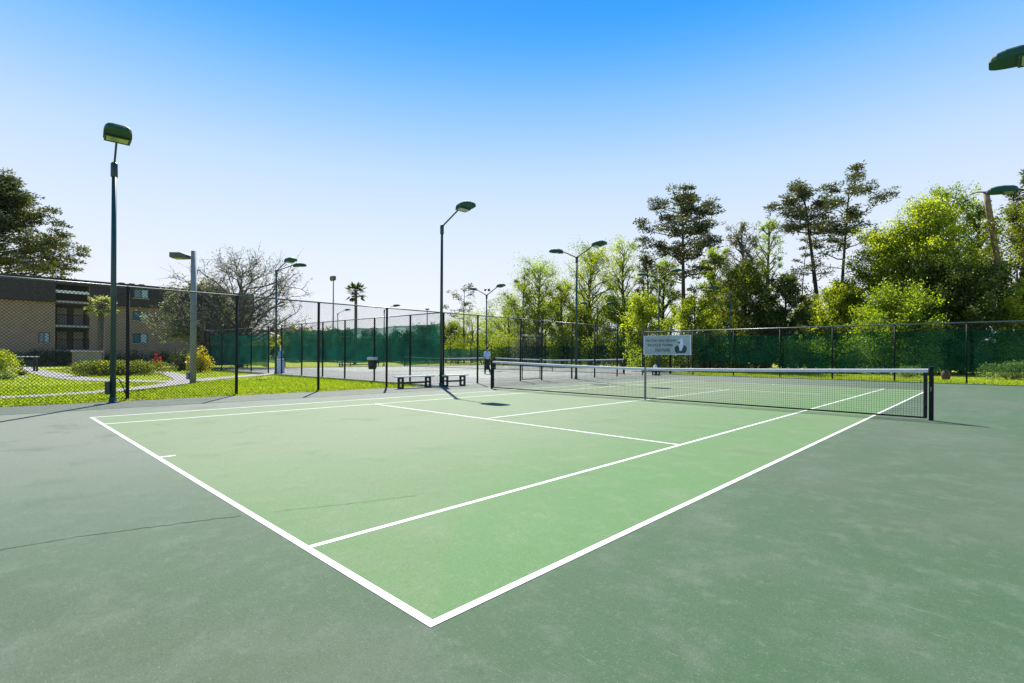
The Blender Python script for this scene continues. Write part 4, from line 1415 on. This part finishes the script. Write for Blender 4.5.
WG = "woodland trees behind the courts"
trees = [
    # label, u, d, vtop, hw, vbase, leaf, bark, kwargs
    ("airy mid-green tree left of the double lamp", 538, 56, 262, 30, 318, "fresh", dict(limbs=24, per=16, seed=1, bark="bark_grey")),
    ("yellow-green tree right behind the double lamp's pole", 590, 53, 248, 30, 320, "lime", dict(limbs=26, per=22, seed=2)),
    ("tall thin yellow-green tree with bare lower stems, right of the double lamp", 624, 58, 240, 24, 308, "lime", dict(limbs=20, per=14, seed=3)),
    ("low yellow-green tree in the gap left of the double lamp", 562, 61, 284, 20, 325, "lime", dict(limbs=16, per=16, seed=4)),
    ("small light tree right of the three-armed lamp", 508, 62, 298, 24, 335, "fresh", dict(limbs=18, per=18, seed=5)),
    ("yellowish low tree behind the walking person", 472, 64, 316, 24, 345, "lime", dict(limbs=18, per=18, seed=6)),
    ("round lime tree below and left of the tall straight pine", 642, 50, 296, 22, 335, "lime", dict(limbs=18, per=22, seed=8)),
    ("green tree half behind the tall straight pine's trunk", 664, 60, 262, 22, 318, "fresh", dict(limbs=20, per=20, seed=9)),
    ("fresh green upright tree just right of the tall straight pine", 712, 58, 248, 20, 330, "fresh", dict(limbs=24, per=22, seed=10)),
    ("grey half-bare tree with upright twigs, right of the straight pine", 742, 52, 222, 22, 290, "twiggy", dict(limbs=20, per=5, seed=11, twig=4, bark="bark_grey")),
    ("dark olive broad tree under the half-bare twigs", 744, 50, 262, 32, 325, "olive", dict(limbs=24, per=22, seed=12, twig=2)),
    ("dense dark green tree between the half-bare tree and the leaning pine", 784, 47, 276, 30, 332, "dark", dict(limbs=26, per=28, seed=13)),
    ("slender pale green tree rising into the sky left of the leaning pine", 768, 60, 214, 17, 290, "fresh", dict(limbs=18, per=7, seed=14, twig=2, bark="bark_grey")),
    ("lime green tree at the foot of the pine pair", 842, 48, 284, 28, 330, "lime", dict(limbs=26, per=28, seed=15)),
    ("big bright lime tree right of the pine pair", 888, 46, 232, 40, 325, "lime", dict(limbs=40, per=30, seed=16, subs=7)),
    ("tallest bright lime tree, between the pine pair and the broken trunk", 928, 45, 204, 42, 322, "lime", dict(limbs=40, per=30, seed=17, subs=7)),
    ("thin-topped green tree rising behind the tallest lime tree", 952, 52, 186, 32, 280, "fresh", dict(limbs=26, per=16, seed=18, twig=2)),
    ("low green tree in front of the bright lime trees", 900, 41, 292, 44, 338, "fresh", dict(limbs=26, per=28, seed=19)),
    ("dark broad evergreen below the broken trunk", 962, 41, 262, 40, 330, "dark", dict(limbs=30, per=34, seed=20)),
    ("olive-brown tree right of the broken trunk", 1020, 45, 205, 30, 310, "olive", dict(limbs=30, per=22, seed=21)),
    ("olive low tree at the right edge in front of the olive-brown tree", 1035, 39, 285, 34, 335, "hedge", dict(limbs=24, per=28, seed=22)),
    ("small far lime tree left of the three-armed lamp", 452, 70, 322, 16, 345, "lime", dict(limbs=14, per=14, seed=24)),
    ("dark-stemmed slim tree above the gate in the side fence", 524, 60, 275, 14, 320, "olive", dict(limbs=14, per=9, seed=25, twig=1)),
    ("slim half-bare tree between the double lamp and the straight pine", 646, 62, 258, 14, 310, "twiggy", dict(limbs=14, per=6, seed=26, twig=3)),
    ("low yellow-green tree filling the gap right of the straight pine", 695, 50, 300, 24, 335, "lime", dict(limbs=20, per=24, seed=41)),
    ("low lime tree behind the second and third screen panels", 765, 52, 306, 26, 338, "lime", dict(limbs=20, per=24, seed=42)),
    ("low yellow-green tree at the leaning pine's foot", 812, 51, 300, 24, 338, "lime", dict(limbs=20, per=24, seed=43)),
    ("far olive tree filling behind the dark olive tree", 722, 62, 285, 26, 335, "olive", dict(limbs=20, per=22, seed=44)),
    ("low green tree right behind the banner's left post", 622, 56, 300, 26, 340, "fresh", dict(limbs=20, per=24, seed=45)),
    ("low yellow-green tree right behind the side fence's gate", 545, 58, 302, 26, 342, "lime", dict(limbs=20, per=24, seed=46)),
    ("low bushy tree left of the side fence's gate", 505, 64, 318, 26, 345, "lime", dict(limbs=20, per=24, seed=47)),
    ("low bright tree left of the double lamp's pole", 580, 60, 304, 26, 342, "lime", dict(limbs=20, per=22, seed=48)),
    ("dark green tree low behind the near net post", 925, 43, 285, 36, 335, "olive", dict(limbs=26, per=26, seed=49)),
    ("dark tree low between the pine pair and the big lime tree", 850, 50, 290, 26, 338, "dark", dict(limbs=22, per=26, seed=50)),
    ("pale slim tree beside the broken trunk's top", 975, 50, 200, 18, 290, "lime", dict(limbs=18, per=16, seed=27)),
]
def beyond(u, d, gap):
    """keep plants left of the banner beyond the neighbouring court's north fence"""
    return max(d, (46.0 + gap) / (0.723 + 0.691 * (u - 512) / FOC)) if u < 642 else d


for i, (label, u, d, vt, hw, vb, leaf, kw) in enumerate(trees):
    kw = dict(kw)
    d = beyond(u, d, 2.5 + (i * 37 % 11))
    broadleaf("broadleaf_tree", label, "tree", u, d, vt, hw * (1.18 if u > 642 else 1.38), vb + 14, leaf, group=WG, dens=kw.pop("dens", 3.5 if u > 642 else 3.6), **kw)

# live oak behind the green screens on the left: mossy left half, fine open twigs
broadleaf("oak_tree", "wide open-crowned oak with fine grey twigs behind the green screens", "tree", 240, 47, 264, 112, 338, "twiggy", "bark_grey", 31, dome=True, sub_len=(0.07, 0.16), limbs=54, subs=10, per=5, lsize=0.17, twig=5, trunk_r=0.32, spread=1.05)
broadleaf("oak_tree", "dense mossy grey-green oak in front of the apartment building's right end", "tree", 203, 47, 290, 50, 338, "mossy", "bark_grey", 32, dome=True, sub_len=(0.10, 0.22), limbs=46, subs=9, per=46, lsize=0.22, twig=1, trunk_r=0.25)

palm("sabal palm with pale fronds in front of the apartment building", 100, 44, 297, 1.35, "palm", 3, tr=0.23, fronds=60)
palm("small distant palm with a round dark crown against the sky", 355, 68, 283, 1.75, "palm_dark", 4, tr=0.2)

# broken trunk wrapped in vines
p = spot(1016, 42, GZ)
sn = thing("broken_tree", "broken leaning bare trunk with one bent branch, wrapped in vines", "tree", p)
r = np.random.default_rng(9)
Hs = hgt(189, 42)
t = np.linspace(0, 1, 12)
top_off = RGT * (-31 * 42 / FOC)
TP = np.stack([top_off[0] * t, top_off[1] * t, t * Hs], 1)
mb = MB(); mb.tube(TP, 0.30 - 0.10 * t, 9); e = TP[-1]
mb.tube([e, e + RGT * -0.5 + np.array([0, 0, 0.02]), e + RGT * -1.0 + np.array([0, 0, -0.08]), e + RGT * -1.5 + np.array([0, 0, -0.28])], [0.08, 0.06, 0.045, 0.03], 5)
mb.build("trunk", M["bark_red"], sn, True)
LP = []
for k in range(60):
    f = r.uniform(0.25, 0.86)
    c = np.array([np.interp(f, t, TP[:, j]) for j in range(3)])
    a = r.uniform(0, 6.28)
    LP.append(c + np.array([math.cos(a), math.sin(a), 0]) * 0.55 * r.uniform(0.5, 1.3) + r.normal(0, 0.28, (42, 3)))
P_ = np.concatenate(LP)
link("vines", leaf_mesh("vines", P_, 0.2 * r.uniform(0.6, 1.3, len(P_)), M["olive"], r, 0.6), sn)

# undergrowth shrubs behind the back fence and beyond the second court
sh = [
    ("pale mid-size shrub below the banner, first behind the fence corner", 648, 42, 2.6, 3.0, "fresh"), ("dark shrub just right of the banner, behind the first screen", 706, 42, 2.5, 3.2, "dark"),
    ("bright shrub left of the dark oak's trunk", 735, 45, 3.2, 3.4, "lime"), ("dark shrub behind the second green screen panel", 762, 43, 2.8, 3.4, "dark"),
    ("green shrub behind the third green screen panel", 795, 42, 2.9, 3.2, "hedge"), ("fresh shrub below the pine pair", 826, 41, 3.0, 3.2, "fresh"),
    ("lime shrub glowing through the fourth green screen", 856, 40, 3.0, 3.2, "lime"), ("dark shrub below the big bright lime tree", 884, 41, 2.8, 3.2, "dark"),
    ("broad green shrub above the near net post", 915, 39, 3.0, 3.4, "hedge"), ("dark shrub behind the clay pot", 945, 40, 2.8, 3.2, "dark"),
    ("green shrub left of the pale ivy hedge", 976, 39, 3.0, 3.0, "olive"), ("green shrub rising behind the pale ivy hedge", 1012, 39, 3.2, 3.6, "hedge"),
    ("green shrub cut by the right edge, beyond the ivy hedge", 1050, 38, 3.2, 3.4, "olive"),
    ("pale grey-green shrub behind the side fence's gate", 532, 56, 4.0, 3.8, "mossy"), ("yellow-green shrub left of the side fence's gate", 505, 58, 4.2, 4.0, "lime"),
    ("green shrub behind the double lamp's pole", 566, 56, 4.0, 4.0, "fresh"), ("lime shrub right of the double lamp's pole", 596, 55, 3.6, 3.8, "lime"),
    ("green shrub left of the banner", 624, 52, 3.8, 3.6, "fresh"), ("yellow-green shrub directly behind the walking person", 484, 60, 3.8, 3.4, "lime"),
    ("low lime shrub left of the walking person", 458, 64, 4.0, 3.6, "lime"), ("bright shrub at the straight pine's foot", 676, 46, 3.2, 3.6, "lime"),
]
for i, (label, u, d, h, w, leaf) in enumerate(sh):
    shrub("shrub", label, u, beyond(u, d, 1.0), h * (1.2 if u > 642 else 1.35), w * 1.25, leaf, i, 4200, 0.17, lumps=13, group="undergrowth shrubs below the woods")
shrub("hedge", "pale green ivy hedge on the grass behind the fence at right", 1012, 30.5, 1.25, 3.6, "ivy", 60, 3200, 0.10, depth=1.2, lumps=14, cat="hedge", boxy=0.9)
shrub("hedge", "small pale hedge behind the net's right end", 908, 33.0, 0.85, 2.2, "ivy", 61, 1300, 0.10, depth=0.9, lumps=8, cat="hedge", boxy=0.8)
shrub("hedge", "low pale hedge continuing past the right edge", 1075, 31.0, 1.0, 3.2, "ivy", 62, 1500, 0.10, depth=1.1, lumps=9, cat="hedge", boxy=0.9)

# low round trees seen through the screens, far behind the second court
for i, (u, vt, hw, d, lf, label) in enumerate([
    (326, 334, 16, 88, "dark", "low dark far tree left of the small palm's trunk"), (346, 333, 13, 92, "dark", "far dark tree under the small palm"),
    (372, 334, 13, 86, "dark", "far dark tree left of the pale roof"), (402, 334, 14, 84, "dark", "far dark tree before the pale roof"),
    (426, 328, 15, 84, "dark", "far dark tree behind the screen's right part"), (446, 326, 14, 84, "olive", "far olive tree at the screened fence's right end"),
    (300, 332, 12, 84, "olive", "far olive tree right of the wide oak")]):
    broadleaf("broadleaf_tree", label, "tree", u, d, vt, hw * 1.5, 356, lf, seed=70 + i, limbs=22, per=40, lsize=0.34, group="low far trees beyond the neighbouring court")

# far wood closing the horizon
r = np.random.default_rng(77)
ang = np.concatenate([r.uniform(-0.9, 1.5, 2600)])
LP, LT = [], []
for a in ang:
    D = r.uniform(118, 150)
    c = CAM[:2] + D * (FWD[:2] * math.cos(a - 0.2) + RGT[:2] * math.sin(a - 0.2))
    hh = (4.2 + 1.6 * math.sin(a * 23) + 1.2 * math.sin(a * 57 + 1)) * r.uniform(0.2, 1.0)
    LP.append(np.array([c[0], c[1], max(0.4, hh)]) + r.normal(0, 0.9, (9, 3)))
    LT.append(np.clip(r.normal(0.4, 0.2) + r.normal(0, 0.15, 9), 0, 1))
P_ = np.concatenate(LP)
P_[:, 2] = np.maximum(P_[:, 2], 0.1)
o = link("distant_woods", leaf_mesh("distant_woods", P_, r.uniform(0.9, 1.7, len(P_)), M["olive"], r, 0.7, tint=np.concatenate(LT)))
o["kind"] = "stuff"

# lawn planting
shrub("round_hedge", "clipped round yellow-green hedge at the photo's left edge", -7, 25.4, 1.62, 2.3, "hedge", 80, 13000, 0.08, depth=2.2, lumps=24, cat="hedge", boxy=0.5)
shrub("small_bush", "small grey-green bush at the foot of the round hedge", 3, 23.8, 0.62, 1.1, "ivy", 81, 900, 0.08, lumps=6)
shrub("small_bush", "tiny dark bush between the round hedge and the garden table", 19, 27.5, 0.45, 0.9, "dark", 82, 600, 0.08, lumps=5)
shrub("flowering_hedge", "long low hedge with yellow tips between lamp pole and building", 0, 0, 0.95, 4.8, "flower_hedge", 83, 16000, 0.075, depth=1.7, lumps=30, cat="hedge", loc=(-34.2, 4.0), rz=PI / 2 - 0.05, boxy=0.9)
shrub("flowering_shrub", "bright yellow shrub beside the grey light pole", 200, 33.5, 1.95, 1.7, "yellow", 84, 1500, 0.16, lumps=8)
shrub("flowering_shrub", "pink-flecked dark shrub left of the grey light pole", 179, 36, 1.5, 1.3, "pink", 85, 800, 0.14, lumps=6)
shrub("red_plant", "narrow red-leaved plant by the building", 157, 36, 1.45, 0.55, "red", 86, 330, 0.18, lumps=5, cat="plant")
for i, (u, h, w, label) in enumerate([(58, 2.2, 3.6, "dark shrub under the building's balconies"), (40, 1.9, 3.0, "dark shrub below the small blue window"), (112, 1.7, 3.2, "dark shrub at the wall behind the sabal palm"),
                                      (134, 1.8, 3.0, "dark shrub below the lowest right-wing windows"), (160, 1.9, 3.2, "dark shrub behind the red-leaved plant"), (182, 2.2, 3.4, "dark shrub under the mossy oak"),
                                      (12, 1.8, 3.2, "dark shrub behind the round hedge at the wall")]):
    shrub("foundation_shrub", label, u, {58: 48.5, 40: 47.5, 112: 51.5, 134: 53, 160: 54, 182: 52, 12: 46.5}[u], h, w, "dark", 90 + i, 900, 0.18, group="dark shrubs along the building's foot")
